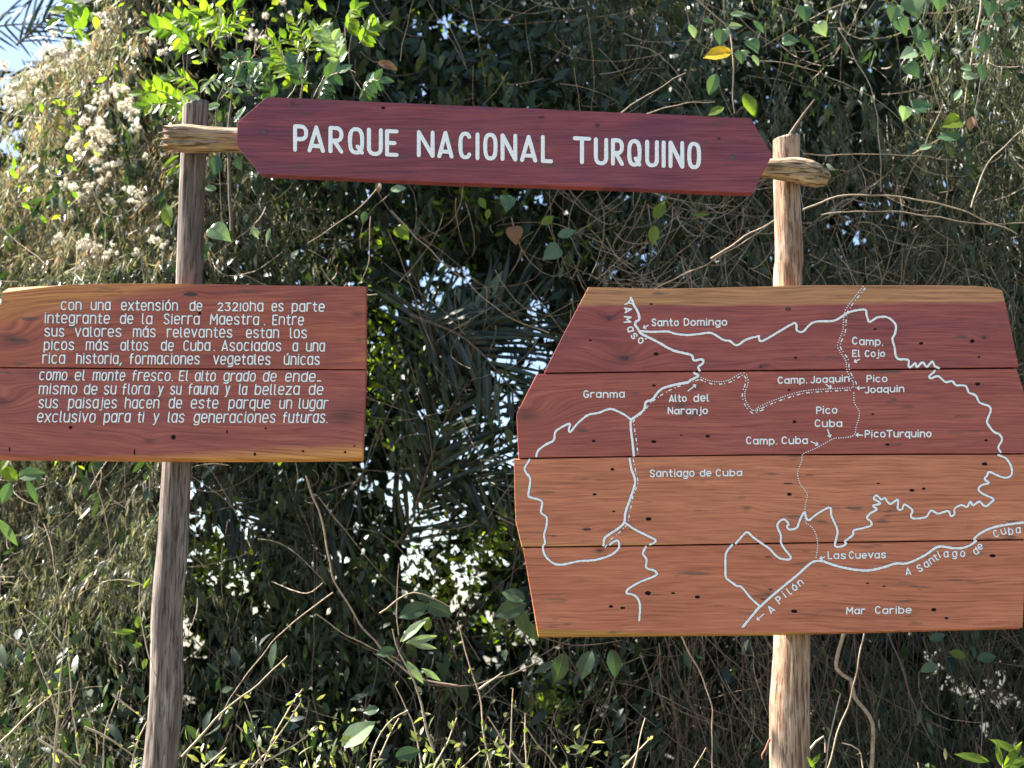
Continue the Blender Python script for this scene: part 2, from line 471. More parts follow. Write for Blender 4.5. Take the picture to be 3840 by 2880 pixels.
M_txt2 = plank_material('red_plank_with_sapwood_foot', (0.183, 0.050, 0.047), (0.309, 0.085, 0.065), (0.445, 0.138, 0.087), 9.3,
                        sap=[(zt(1714, text_sign, YI_F), 0.06, 26, -1)], sap_col=(0.629, 0.300, 0.092), sap_dark=(0.393, 0.163, 0.055), purple=0.4, tilt=0.07,
                        knots=kn(text_sign, YI_F, [(6, 1510, .05, .06), (560, 1655, .03, .02), (1290, 1560, .08, -.05)]))
f1 = [(8, 1097), (120, 1082), (240, 1069), (420, 1063), (700, 1064), (1050, 1070), (1372, 1074), (1371, 1383), (1366, 1384), (700, 1381), (-14, 1376), (-10, 1230)]
b1 = [(14, 1068), (130, 1061), (240, 1058), (420, 1060), (700, 1063), (1050, 1069), (1372, 1074), (1371, 1383), (1366, 1384), (700, 1381), (-14, 1376), (-8, 1210)]
p1 = plank('plank', f1, b1, YI_F, YI_B, M_txt1, text_sign, 0.002)
f2 = [(-14, 1381), (700, 1386), (1371, 1389), (1366, 1560), (1358, 1717), (1100, 1720), (700, 1718), (400, 1712), (0, 1707), (-30, 1706)]
b2 = [(-14, 1377), (700, 1382), (1371, 1385), (1366, 1560), (1358, 1724), (1100, 1727), (700, 1728), (400, 1725), (0, 1722), (-30, 1721)]
p2 = plank('plank', f2, b2, YI_F, YI_B, M_txt2, text_sign, 0.002)

# --- map board
YM_F, YM_B = -0.042, 0.004
map_sign = empty('map_board', W(2900, 1730, YM_B))
tag(map_sign, 'four-plank board carved with a white trail map of the park', 'sign')
M_map = [
    plank_material('map_plank_sapwood_top', (0.171, 0.043, 0.044), (0.284, 0.074, 0.064), (0.418, 0.120, 0.083), 1.4, sap=[(zt(1143, map_sign, YM_F), 0.004, 80, 1)], sap_col=(0.506, 0.246, 0.114), sap_dark=(0.329, 0.150, 0.072), purple=0.35,
                   knots=kn(map_sign, YM_F, [(2341, 1343, .055, .06), (2284, 1194, .03, .035), (2870, 1370, .022, -.02), (3690, 1265, .02, .015)])),
    plank_material('map_plank_red', (0.208, 0.053, 0.044), (0.323, 0.086, 0.065), (0.442, 0.134, 0.090), 6.6, purple=0.25, knots=kn(map_sign, YM_F, [(1970, 1560, .07, .08), (2600, 1455, .03, .02)])),
    plank_material('map_plank_orange', (0.310, 0.098, 0.052), (0.472, 0.163, 0.087), (0.621, 0.241, 0.124), 3.9, sap=[(zt(2042, map_sign, YM_F), -0.01, 60, -1)], sap_col=(0.547, 0.265, 0.099), sap_dark=(0.410, 0.172, 0.065), knots=kn(map_sign, YM_F, [(2200, 1985, .02, .012), (2800, 1905, .02, -.012)])),
    plank_material('map_plank_orange_foot', (0.298, 0.090, 0.046), (0.448, 0.147, 0.079), (0.596, 0.218, 0.111), 7.7, sap=[(zt(2376, map_sign, YM_F), -0.012, 160, -1)], sap_col=(0.448, 0.218, 0.050), sap_dark=(0.323, 0.149, 0.034), knots=kn(map_sign, YM_F, [(2250, 2065, .03, .02), (2880, 2230, .035, .025)])),
]
outl = [
    [(2207, 1076), (2300, 1078), (2443, 1082), (2600, 1081), (2759, 1076), (2900, 1073), (3066, 1069), (3300, 1069), (3518, 1069), (3660, 1072), (3722, 1077), (3758, 1088), (3771, 1135), (3797, 1260), (3821, 1376), (3300, 1383), (2840, 1387), (2400, 1392), (2040, 1397), (2120, 1240)],
    [(2013, 1403), (2500, 1396), (3300, 1389), (3812, 1383), (3838, 1460), (3868, 1600), (3884, 1699), (3400, 1700), (2840, 1703), (2400, 1709), (1945, 1717), (1941, 1640), (1937, 1552)],
    [(1927, 1723), (2400, 1714), (2900, 1708), (3846, 1705), (3866, 1860), (3862, 2021), (3300, 2029), (2900, 2035), (2400, 2044), (1957, 2050), (1934, 1953), (1930, 1850)],
    [(1961, 2056), (2400, 2050), (2900, 2041), (3300, 2035), (3846, 2027), (3842, 2200), (3835, 2353), (3300, 2368), (2900, 2378), (2400, 2382), (2019, 2385), (1985, 2190)],
]
map_planks = []
def back_outline(pts, i):
    ys = (None, 1420, 1740, 2075)[i]
    return [(x, y - 8 if (ys and y < ys) else y + 6 if (i == 3 and y > 2300) else y) for x, y in pts]
for i, o_ in enumerate(outl):
    dy = (0.0, 0.0015, -0.001, 0.002)[i]
    map_planks.append(plank('plank', densify(o_, 220, 1.2, i), back_outline(densify(o_, 220, 1.2, i), i), YM_F, YM_B + dy, M_map[i], map_sign, 0.0025))

# ================================================================== CARVED AND PAINTED STROKES
M_white, nt, out = new_mat('white_sign_paint'); g = NT(nt)
tc = g.n('ShaderNodeTexCoord')
n1 = g.noise(tc.outputs['Object'], 130, 4, 0.65); n2 = g.noise(g.mapping(tc.outputs['Object'], (30, 1, 170)), 1.0, 4, 0.6); n3 = g.noise(tc.outputs['Object'], 9, 3, 0.6)
cc = g.mix(g.ramp(n1, [(0.32, (1, 1, 1)), (0.62, (0, 0, 0))]), (0.88, 0.88, 0.88), (0.66, 0.67, 0.69))
cc = g.mix(g.math('MULTIPLY', g.ramp(n2, [(0.62, (0, 0, 0)), (0.74, (1, 1, 1))]), g.ramp(n3, [(0.40, (0.15,) * 3), (0.62, (0.8,) * 3)])), cc, (0.42, 0.33, 0.32))
p = g.n('ShaderNodeBsdfPrincipled'); g.l(cc, p.inputs['Base Color']); p.inputs['Roughness'].default_value = 0.55
b = g.n('ShaderNodeBump'); b.inputs['Strength'].default_value = 0.4; b.inputs['Distance'].default_value = 0.001; g.l(n1, b.inputs['Height']); g.l(b.outputs[0], p.inputs['Normal'])
g.l(p.outputs[0], out.inputs[0])
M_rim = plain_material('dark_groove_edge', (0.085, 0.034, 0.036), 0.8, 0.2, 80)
PROF = [(-1.0, 0.0001), (-0.62, 0.0009), (0.0, 0.0012), (0.62, 0.0009), (1.0, 0.0001)]

class Strokes:
    def __init__(s): s.V = []; s.T = []; s.M = []; s.k = 0
    def _strip(s, pts, hw, prof, mi, closed, yoff):
        n = len(pts)
        if n < 2: return
        rows = []
        def tan(i):
            if closed: a, b = pts[(i - 1) % n], pts[(i + 1) % n]
            else: a, b = pts[max(i - 1, 0)], pts[min(i + 1, n - 1)]
            d = Vector((b[0] - a[0], b[1] - a[1]))
            return d.normalized() if d.length > 1e-9 else Vector((1, 0))
        if not closed:
            t0 = tan(0)
            for th in (88, 60, 30): rows.append((Vector(pts[0]) - t0 * hw * math.sin(math.radians(th)), t0, math.cos(math.radians(th))))
        for i in range(n): rows.append((Vector(pts[i]), tan(i), 1.0))
        if not closed:
            t1 = tan(n - 1)
            for th in (30, 60, 88): rows.append((Vector(pts[-1]) + t1 * hw * math.sin(math.radians(th)), t1, math.cos(math.radians(th))))
        b0 = len(s.V); m_ = len(prof)
        for (p_, t, sc) in rows:
            nr = Vector((-t.y, t.x)) * (1 + .13 * noise.noise(Vector((p_.x * .09, p_.y * .09, 7.7))))
            for (u, h) in prof:
                q = p_ + nr * (hw * u * sc)
                s.V.append((q.x, q.y, h * (0.35 + 0.65 * sc) + yoff))
        R = len(rows)
        for i in range(R if closed else R - 1):
            i2 = (i + 1) % R
            for j in range(m_ - 1):
                s.T.append((b0 + i * m_ + j, b0 + i2 * m_ + j, b0 + i2 * m_ + j + 1, b0 + i * m_ + j + 1)); s.M.append(mi)
    def add(s, pts, width, closed=False, rim=1.6):
        pts = [(float(a), float(b)) for a, b in [tuple(p_)[:2] for p_ in pts]]
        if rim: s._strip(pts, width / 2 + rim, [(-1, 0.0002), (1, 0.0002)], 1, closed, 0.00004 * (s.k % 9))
        s._strip(pts, width / 2, PROF, 0, closed, 0.00055 + 0.00003 * (s.k % 9)); s.k += 1
    def dot(s, x, y, r, rim=0.8):
        s.add([(x - 0.2, y), (x + 0.2, y)], r * 2, rim=rim)
    def build(s, name, yplane, parent, label=None, jit=0.35):
        off = parent.location if parent.parent is None else parent.parent.location
        V = []
        for (x, y, h) in s.V:
            x += jit * noise.noise(Vector((x * 0.11, y * 0.11, 3))); y += jit * noise.noise(Vector((x * 0.11, y * 0.11, 9)))
            q = W(x, y, yplane); V.append((q.x - off.x, q.y - h - off.y, q.z - off.z))
        me = np_mesh(name, np.array(V), np.array(s.T), True, mats=s.M)
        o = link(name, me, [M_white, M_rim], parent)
        if label: o['label'] = label
        return o

def ell(cx, cy, rx, ry, a0, a1, n=14, e=2.5):
    out = []
    for i in range(n + 1):
        a = math.radians(a0 + (a1 - a0) * i / n); c, s_ = math.cos(a), math.sin(a)
        out.append((cx + rx * math.copysign(abs(c) ** (2 / e), c), cy + ry * math.copysign(abs(s_) ** (2 / e), s_)))
    return out

def glyph(ch, w, h, cap=1.0, e=2.5):
    """centre-line strokes; baseline 0, x-height h, ascender cap; returns (strokes, width). A stroke: (points, closed)"""
    S = []
    L = lambda *p_: S.append((list(p_), False))
    dsc = -0.24
    acc = {'á': 'a', 'é': 'e', 'í': 'i', 'ó': 'o', 'ú': 'u'}
    a_ = None
    if ch in acc: a_ = ch; ch = acc[ch]
    bowl = lambda W_=w, H=h: S.append((ell(W_ / 2, H / 2, W_ / 2, H / 2, 0, 360, 22, e)[:-1], True))
    wd = w
    def arch(x0, x1, H): return ell((x0 + x1) / 2, H - (x1 - x0) / 2 * 1.05, (x1 - x0) / 2, (x1 - x0) / 2 * 1.05, 180, 0, 10, 2.3) + [(x1, 0)]
    if ch == 'a': bowl(); L((w, h), (w, 0))
    elif ch == 'b': bowl(); L((0, cap), (0, 0))
    elif ch == 'c': L(*ell(w / 2, h / 2, w / 2, h / 2, 48, 312, 16, e))
    elif ch == 'd': bowl(); L((w, cap), (w, 0))
    elif ch == 'e': L((0.04, h * .5), (w, h * .5)); L(*ell(w / 2, h / 2, w / 2, h / 2, 2, 312, 18, e))
    elif ch == 'f': wd = w * .75; L(*(ell(wd * .3 + w * .32, cap - w * .3, w * .32, w * .3, 75, 180, 8, 2.2) + [(wd * .3, 0)])); L((0, h * .82), (wd * .85, h * .82))
    elif ch == 'g': bowl(); L(*([(w, h), (w, dsc * .4)] + ell(w / 2, dsc * .35, w / 2, w * .32, 0, -140, 8, 2.2)))
    elif ch == 'h': L((0, cap), (0, 0)); L(*arch(0, w, h))
    elif ch == 'i': wd = 0.06; L((0.03, h), (0.03, 0)); S.append(([(0.03, cap * 1.0), (0.035, cap * 1.0)], False)) if a_ is None else None
    elif ch == 'j': wd = w * .4; L(*([(wd, h), (wd, dsc * .4)] + ell(wd - w * .3, dsc * .35, w * .3, w * .28, 0, -100, 6, 2.2))); S.append(([(wd, cap), (wd + .005, cap)], False))
    elif ch == 'l': wd = w * .28; L((0, cap), (0, .1), (w * .08, .02), (wd, 0))
    elif ch == 'm': wd = w * 1.5; L((0, h), (0, 0)); L(*arch(0, wd / 2, h)); L(*arch(wd / 2, wd, h))
    elif ch == 'n': L((0, h), (0, 0)); L(*arch(0, w, h))
    elif ch == 'o': bowl()
    elif ch == 'p': bowl(); L((0, h), (0, dsc))
    elif ch == 'q': bowl(); L((w, h), (w, dsc))
    elif ch == 'r': wd = w * .72; L((0, h), (0, 0)); L(*ell(w * .5, h - w * .45, w * .5, w * .45, 180, 62, 8, 2.2))
    elif ch == 's':
        H = h; P_ = [(.93, .84), (.62, 1), (.2, .93), (.06, .76), (.22, .58), (.72, .42), (.95, .24), (.8, .05), (.4, 0), (.03, .15)]
        S.append(([tuple(v) for v in catmull([(x * w, y * H) for x, y in P_], .05)], False))
    elif ch == 't': wd = w * .72; L((wd * .4, cap * .97), (wd * .4, .08), (wd * .62, 0), (wd, .03)); L((0, h * .9), (wd * .95, h * .9))
    elif ch == 'u': L(*([(0, h)] + ell(w / 2, w * .5, w / 2, w * .5, 180, 360, 12, 2.3) + [(w, h)])); L((w, h), (w, 0))
    elif ch == 'v': L((0, h), (w / 2, 0)); L((w, h), (w / 2, 0))
    elif ch == 'x': L((0, h), (w, 0)); L((w, h), (0, 0))
    elif ch == 'y': L((0, h), (w * .52, .02)); L((w, h), (w * .3, dsc * .8), (w * .05, dsc))
    elif ch == 'z': L((0, h), (w, h)); L((w, h), (0, 0)); L((0, 0), (w, 0))
    elif ch == 'A': wd = w * 1.1; L((0, 0), (wd / 2, cap)); L((wd, 0), (wd / 2, cap)); L((wd * .17, cap * .2), (wd * .83, cap * .2))
    elif ch == 'C': L(*ell(w / 2, cap / 2, w / 2, cap / 2, 42, 318, 20, e))
    elif ch == 'D': wd = w; L((0, cap), (0, 0)); L(*([(0, cap)] + ell(w * .3, cap / 2, w * .7, cap / 2, 90, -90, 14, 2.3) + [(0, 0)]))
    elif ch == 'E': wd = w * .85; L((0, cap), (0, 0)); L((0, cap), (wd, cap)); L((0, cap * .5), (wd * .78, cap * .5)); L((0, 0), (wd, 0))
    elif ch == 'G': L(*(ell(w / 2, cap / 2, w / 2, cap / 2, 48, 340, 20, e))); L((w * .55, cap * .45), (w, cap * .45)); L((w, cap * .45), (w, cap * .2))
    elif ch == 'I': wd = 0.02; L((0.01, cap), (0.01, 0))
    elif ch == 'J': wd = w * .75; L(*([(wd, cap), (wd, w * .4)] + ell(wd / 2, w * .38, wd / 2, w * .38, 0, -155, 10, 2.2)))
    elif ch == 'L': wd = w * .75; L((0, cap), (0, 0)); L((0, 0), (wd, 0))
    elif ch == 'M': wd = w * 1.35; L((0, 0), (wd * .06, cap)); L((wd * .06, cap), (wd / 2, cap * .38)); L((wd / 2, cap * .38), (wd * .94, cap)); L((wd * .94, cap), (wd, 0))
    elif ch == 'N': L((0, 0), (0, cap)); L((0, cap), (w, 0)); L((w, 0), (w, cap))
    elif ch == 'O': S.append((ell(w / 2, cap / 2, w / 2, cap / 2, 0, 360, 26, e)[:-1], True))
    elif ch == 'P': wd = w * .95; L((0, 0), (0, cap)); L(*([(0, cap), (wd * .35, cap)] + ell(wd * .5, cap * .73, wd * .5, cap * .27, 90, -90, 12, 2.3) + [(0, cap * .46)]))
    elif ch == 'Q': S.append((ell(w / 2, cap / 2, w / 2, cap / 2, 0, 360, 26, e)[:-1], True)); L((w * .62, cap * .26), (w * .98, 0.01))
    elif ch == 'R': L((0, 0), (0, cap)); L(*([(0, cap), (w * .35, cap)] + ell(w * .5, cap * .73, w * .5, cap * .27, 90, -90, 12, 2.3) + [(0, cap * .46)])); L((w * .36, cap * .44), (w, 0))
    elif ch == 'S':
        P_ = [(.93, .84), (.62, 1), (.2, .95), (.05, .76), (.22, .58), (.72, .42), (.95, .23), (.8, .04), (.4, 0), (.03, .15)]
        S.append(([tuple(v) for v in catmull([(x * w, y * cap) for x, y in P_], .05)], False))
    elif ch == 'T': wd = w * 1.15; L((0, cap), (wd, cap)); L((wd / 2, cap), (wd / 2, 0))
    elif ch == 'U': L(*([(0, cap)] + ell(w / 2, w * .55, w / 2, w * .55, 180, 360, 14, 2.4) + [(w, cap)]))
    elif ch == 'Y': L((0, cap), (w / 2, cap * .5)); L((w, cap), (w / 2, cap * .5)); L((w / 2, cap * .5), (w / 2, 0))
    elif ch == '0': wd = w * .95; S.append((ell(wd / 2, h / 2, wd / 2, h / 2, 0, 360, 22, e)[:-1], True))
    elif ch == '1': wd = .04; L((.02, h), (.02, 0))
    elif ch == '2':
        S.append(([tuple(v) for v in catmull([(0.02, h * .82), (w * .35, h), (w * .85, h * .88), (w * .85, h * .62), (w * .4, h * .25), (0, 0)], .05)], False)); L((0, 0), (w, 0))
    elif ch == '3': L((0, h), (w * .9, h)); L((w * .9, h), (w * .45, h * .6)); L(*ell(w * .42, h * .3, w * .5, h * .3, 80, -150, 12, 2.2))
    elif ch == '.': wd = .05; L((0.02, 0.0), (0.03, 0.0))
    elif ch == ',': wd = w * .3; L((wd * .9, .05), (0.0, -.2))
    elif ch == '_': wd = w * .7; L((0, .06), (wd, .04))
    if a_: L((wd * .5, h + .12 if a_ != 'í' else h + .12), (wd * .5 + .12, h + .26))
    return S, wd

def word(st, text, x0, x1, b0, b1, H, h=0.82, w=0.5, gap=0.24, slant=0.05, stroke=6.0, e=2.6, rim=1.2):
    """x0..x1 outer extent in pixels, baseline b0->b1, H ascender height px"""
    cap = 1.0
    gl = [glyph(c, w, h, cap, e) for c in text]
    total = sum(g_[1] for g_ in gl) + gap * (len(gl) - 1)
    sx = (x1 - x0 - stroke) / total if total > 0.05 else H
    if len(text) == 1 and text in '.,1': sx = H
    Hh = H - stroke
    x = 0.0
    for k, (S, wd) in enumerate(gl):
        jy = random.uniform(-.6, .6); js = random.uniform(.97, 1.03)
        for pts, closed in S:
            P_ = []
            for (u, v) in pts:
                X = x0 + stroke / 2 + (x + u) * sx
                Y0 = b0 + (b1 - b0) * ((X - x0) / max(1, x1 - x0)) - stroke / 2
                P_.append((X + v * Hh * slant, Y0 - v * Hh * js + jy))
            st.add(P_, stroke, closed, rim)
        x += wd + gap

def glyph_at(st, ch, cx, cy, rot, size, h=0.75, w=0.6, stroke=5.5, e=2.1):
    S, wd = glyph(ch, w, h, 1.0, e)
    hh = 1.0 if ch.isupper() or ch in 'dbltfh' else h
    r = math.radians(rot); c, s_ = math.cos(r), math.sin(r)
    for pts, closed in S:
        P_ = []
        for (u, v) in pts:
            u2, v2 = (u - wd / 2) * size, (v - hh / 2) * size
            P_.append((cx + u2 * c - v2 * s_, cy - (u2 * s_ + v2 * c)))
        st.add(P_, stroke, closed, 1.0)

# --- name board letters, each its own part
for (c, x0, x1, yt, yb) in [('P', 1099, 1156, 467, 570), ('A', 1153, 1219, 470, 573), ('R', 1232, 1288, 473, 576), ('Q', 1305, 1366, 477, 580), ('U', 1376, 1436, 480, 585), ('E', 1444, 1495, 485, 588),
                            ('N', 1563, 1630, 489, 591), ('A', 1640, 1701, 491, 594), ('C', 1719, 1771, 494, 598), ('I', 1783, 1800, 497, 601), ('O', 1812, 1866, 498, 602), ('N', 1877, 1940, 501, 605), ('A', 1950, 2015, 506, 609), ('L', 2028, 2074, 507, 612),
                            ('T', 2148, 2217, 512, 616), ('U', 2227, 2281, 516, 620), ('R', 2291, 2340, 519, 622), ('Q', 2352, 2406, 522, 625), ('U', 2419, 2471, 525, 628), ('I', 2481, 2497, 527, 630), ('N', 2507, 2566, 528, 632), ('O', 2577, 2629, 532, 635)]:
    st = Strokes(); sw = 15.2
    S, wd = glyph(c, 0.5, 0.8, 1.0, 2.7)
    sx = (x1 - x0 - sw) / wd if c != 'I' else 1.0
    H = yb - yt - sw
    for pts, closed in S:
        P_ = []
        for u, v in pts:
            X = x0 + sw / 2 + u * sx
            P_.append((X, yb - sw / 2 - v * H + (X - (x0 + x1) / 2) * 0.045))
        st.add(P_, sw, closed, 2.2)
    st.build('letter', YA_F, name_plank)

# --- text board
def Tx(v): return v * 0.6329
LINES = [
    (1162, 1170, 39, .03, [('con', 360, 485), ('una', 537, 657), ('extensión', 716, 1056), ('de', 1122, 1200), ('23210ha', 1287, 1562), ('es', 1608, 1683), ('parte', 1728, 1925)]),
    (1212, 1221, 40, .05, [('integrante', 262, 653), ('de', 710, 792), ('la', 840, 905), ('Sierra', 968, 1185), ('Maestra', 1243, 1537), ('.', 1562, 1576), ('Entre', 1612, 1803)]),
    (1262, 1270, 40, .02, [('sus', 262, 384), ('valores', 443, 722), ('más', 787, 925), ('relevantes', 988, 1380), ('estan', 1457, 1655), ('los', 1717, 1822)]),
    (1313, 1319, 40, .05, [('picos', 258, 443), ('más', 507, 647), ('altos', 712, 882), ('de', 952, 1032), ('Cuba', 1085, 1248), ('.', 1265, 1278), ('Asociados', 1312, 1670), ('a', 1732, 1768), ('una', 1812, 1927)]),
    (1364, 1370, 41, .05, [('rica', 250, 388), ('historia,', 450, 725), ('formaciones', 765, 1187), ('vegetales', 1262, 1607), ('únicas', 1680, 1898)]),
    (1426, 1433, 40, .12, [('como', 230, 402), ('el', 440, 508), ('monte', 547, 745), ('fresco.', 780, 1030), ('El', 1058, 1120), ('alto', 1152, 1282), ('grado', 1322, 1518), ('de', 1555, 1642), ('ende_', 1687, 1910)]),
    (1479, 1482, 41, .10, [('mismo', 228, 460), ('de', 495, 580), ('su', 612, 692), ('flora', 722, 890), ('y', 935, 970), ('su', 1005, 1078), ('fauna', 1113, 1295), ('y', 1332, 1365), ('la', 1413, 1467), ('belleza', 1507, 1778), ('de', 1827, 1918)]),
    (1531, 1534, 42, .10, [('sus', 225, 348), ('paisajes', 402, 697), ('hacen', 737, 947), ('de', 997, 1082), ('este', 1128, 1297), ('parque', 1352, 1605), ('un', 1652, 1733), ('lugar', 1768, 1947)]),
    (1584, 1587, 42, .12, [('exclusivo', 217, 570), ('para', 612, 777), ('ti', 810, 857), ('y', 905, 945), ('las', 992, 1097), ('generaciones', 1145, 1637), ('futuras.', 1672, 1947)]),
]
for li, (bl, br, H, sl, ws) in enumerate(LINES):
    for t, a, b in ws:
        st = Strokes(); X0, X1 = Tx(a), Tx(b) - sl * H * 0.6
        y0 = bl + (br - bl) * X0 / 1200.0; y1 = bl + (br - bl) * X1 / 1200.0
        word(st, t, X0, X1, y0, y1, H + 1, slant=sl, stroke=5.1, rim=1.5)
        st.build('word', YI_F, p1 if li < 5 else p2)

# --- map lines
def mp(fn, *p_): return [fn(x, y) for x, y in p_]
def map_line(name, segs, width, label=None):
    st = Strokes()
    for s_ in segs: st.add(catmull(s_, 4.0), width, False, 1.5)
    st.build(name, YM_F, map_sign, label, jit=1.3)
LW = 8.0
map_line('boundary_line', [
    mp(A_, (1100, 445), (1200, 452), (1330, 450), (1400, 468), (1500, 478), (1600, 470), (1690, 460), (1750, 490), (1800, 520), (1850, 528), (1895, 560), (1925, 558), (1990, 515), (2090, 488)) +
    mp(B_, (14, 490), (20, 525), (60, 520), (180, 450), (300, 382), (325, 395), (325, 435), (350, 452), (385, 445), (470, 372), (640, 358), (760, 290), (890, 268), (905, 310), (925, 368), (950, 360), (1000, 332), (1075, 330), (1130, 370), (1150, 410), (1140, 470), (1120, 510), (1138, 580), (1145, 640), (1170, 678), (1250, 685), (1255, 740), (1275, 742), (1310, 712), (1325, 745), (1370, 705), (1405, 742), (1450, 698), (1470, 735), (1505, 752)),
    mp(B_, (1470, 775), (1455, 795), (1425, 820), (1440, 838), (1500, 820), (1560, 868), (1615, 862), (1650, 895), (1725, 900), (1755, 955), (1810, 980), (1845, 1040), (1920, 1068), (1935, 1110), (1905, 1190), (1920, 1230), (1960, 1280), (2010, 1305), (2028, 1350), (1998, 1410), (2018, 1448)),
    mp(B_, (1998, 1474)) + mp(D_, (2040, 30), (2070, 50), (2105, 110), (2110, 170), (2080, 200), (2020, 195), (1925, 155), (1905, 185), (1885, 215), (1920, 245), (1860, 265), (1835, 295), (1860, 330), (1955, 378), (1940, 405), (1900, 438), (1875, 430), (1840, 400), (1790, 430), (1765, 400), (1740, 445), (1690, 430), (1635, 460), (1635, 505), (1605, 520), (1580, 478), (1500, 500), (1440, 475), (1395, 530), (1290, 540), (1275, 510), (1285, 470), (1220, 425), (1200, 465), (1165, 460), (1165, 385), (1100, 420), (1055, 370), (1030, 385), (990, 350), (965, 375), (1020, 415), (960, 435), (990, 465), (935, 500), (910, 535), (945, 570), (940, 600), (870, 622), (800, 640), (790, 680), (725, 730), (738, 748), (705, 770), (650, 775), (645, 745), (665, 660), (655, 610), (615, 520), (600, 450), (500, 500), (420, 555), (390, 490), (350, 560), (325, 620), (260, 630), (245, 600), (262, 590), (225, 548), (185, 565), (165, 605), (195, 680), (195, 740), (230, 800), (275, 855), (265, 880), (200, 875), (150, 845), (100, 790), (40, 750)) + mp(C_, (2050, 700), (1995, 655), (1960, 680), (1900, 748)),
    mp(C_, (1870, 760), (1820, 830), (1815, 950), (1820, 1030), (1860, 1065), (1910, 1100), (1950, 1110), (2020, 1195), (2100, 1270))], LW,
    'thick wiggly white line ringing the park, top, right and foot of the map')
map_line('road_line', [
    mp(D_, (2205, 575), (2080, 590), (1940, 620), (1840, 670), (1797, 712)),
    mp(D_, (1812, 728), (1770, 760), (1700, 785), (1620, 787), (1500, 775), (1400, 840), (1290, 895), (1220, 915), (1145, 915), (1050, 945), (950, 968), (850, 970), (700, 945), (600, 915), (540, 895), (480, 895), (430, 920), (330, 1010), (160, 1150), (20, 1275)) + mp(C_, (2050, 1330), (1960, 1438))], LW + 1,
    'smooth white coast road line along the foot of the map')
map_line('river_line', [
    mp(A_, (1030, 170), (1045, 200), (1055, 230), (1085, 280), (1100, 330), (1095, 355), (1070, 370), (1065, 395), (1085, 420), (1105, 455), (1130, 475), (1250, 535), (1380, 605), (1530, 645), (1545, 680), (1565, 690), (1610, 680), (1632, 690), (1625, 715), (1590, 745), (1600, 772)),
    mp(A_, (1555, 793), (1590, 818), (1530, 850), (1500, 870), (1380, 895), (1280, 930), (1220, 1000), (1200, 1020), (1155, 1035), (1140, 1095), (1090, 1140), (1035, 1185), (1030, 1250), (1045, 1380), (1055, 1478)),
    mp(C_, (1020, 45), (1035, 130), (1065, 240), (1020, 390), (985, 490), (975, 570), (930, 620), (840, 680), (810, 710), (803, 762))], LW + 1,
    'white road line from Yamasó down past Alto del Naranjo')
map_line('boundary_line', [
    mp(A_, (1035, 1185), (985, 1145), (890, 1098), (840, 1095), (760, 1125), (680, 1140), (600, 1200), (560, 1245), (525, 1285), (515, 1260), (520, 1215), (410, 1275), (390, 1350), (320, 1390), (260, 1440), (245, 1485)),
    mp(C_, (190, 55), (150, 120), (160, 160), (195, 215), (180, 345), (200, 365), (270, 385), (295, 410), (285, 490), (330, 530), (330, 600), (310, 680), (318, 740), (300, 780), (320, 850), (370, 900), (410, 920), (480, 920), (600, 895), (730, 885), (850, 850), (920, 800), (935, 760), (920, 725), (885, 735), (855, 758))], LW,
    'white loop line round the left end of the map under Granma')
map_line('boundary_line', [
    mp(C_, (975, 570), (1060, 630), (1140, 670), (1180, 690), (1235, 720), (1220, 745), (1187, 755)),
    mp(C_, (1155, 775), (1130, 830), (1160, 880), (1155, 940), (1180, 960), (1220, 970), (1245, 995), (1225, 1020), (1100, 1070), (1010, 1125), (995, 1160), (1040, 1170), (1080, 1195), (1105, 1260), (1100, 1385))], LW,
    'white line winding down to a dead end in the foot plank of the map')

def walk(pts, step):
    P_ = catmull(pts, 2.0); out = []; acc = 0.0; nxt = 0.0
    for a, b in zip(P_[:-1], P_[1:]):
        d = (b - a).length
        while nxt <= acc + d and d > 0:
            q = a.lerp(b, (nxt - acc) / d); t = (b - a).normalized(); out.append((q, t)); nxt += step
        acc += d
    return out
def trail(name, specs, label):
    st = Strokes()
    for pts, kind, off in specs:
        W_ = walk(pts, 9.0)
        for i, (q, t) in enumerate(W_):
            nr = Vector((-t.y, t.x)); q = q + nr * off
            if kind == 'dot': st.dot(q.x, q.y, 2.3, 0.5)
            elif kind == 'dash':
                k = i % 4
                if k == 0: st.add([(q.x, q.y), (q.x + t.x * 10, q.y + t.y * 10)], 4.6, rim=0.6)
                elif k == 2: st.dot(q.x + t.x * 2, q.y + t.y * 2, 2.2, 0.5)
    st.build(name, YM_F, map_sign, label, jit=0.8)
dd = [mp(A_, (1590, 850), (1520, 872), (1400, 915), (1310, 960), (1250, 1000), (1190, 1045), (1140, 1110), (1060, 1185), (1060, 1250), (1080, 1380), (1088, 1475)),
      mp(C_, (1050, 50), (1070, 150), (1088, 250), (1050, 350), (1020, 500), (995, 590), (930, 660), (870, 710), (830, 762))]
trail('trail_line', [(dd[0], 'dash', 0), (dd[1], 'dash', 0)], 'dash-and-dot trail beside the road line')
e1 = mp(A_, (1610, 840), (1680, 868), (1770, 876), (1850, 860), (1960, 802), (1992, 850), (1985, 900), (1965, 960), (1975, 1030), (2010, 1090), (2050, 1115), (2110, 1095)) + mp(B_, (0, 1095), (100, 1045), (250, 990), (400, 950), (600, 935), (790, 925))
trail('trail_line', [(e1, 'dash', 4.5), (e1, 'dot', -4.5)], 'double dotted trail from Alto del Naranjo to Pico Joaquin')
n_tr = mp(B_, (885, 85), (820, 165), (770, 230), (735, 290), (725, 360), (720, 440), (690, 520), (675, 570), (700, 620), (745, 690), (750, 755), (775, 820), (805, 870), (805, 925))
trail('trail_line', [(n_tr, 'dash', -5), (n_tr, 'dot', 5)], 'double dotted trail running up to the top edge of the map')
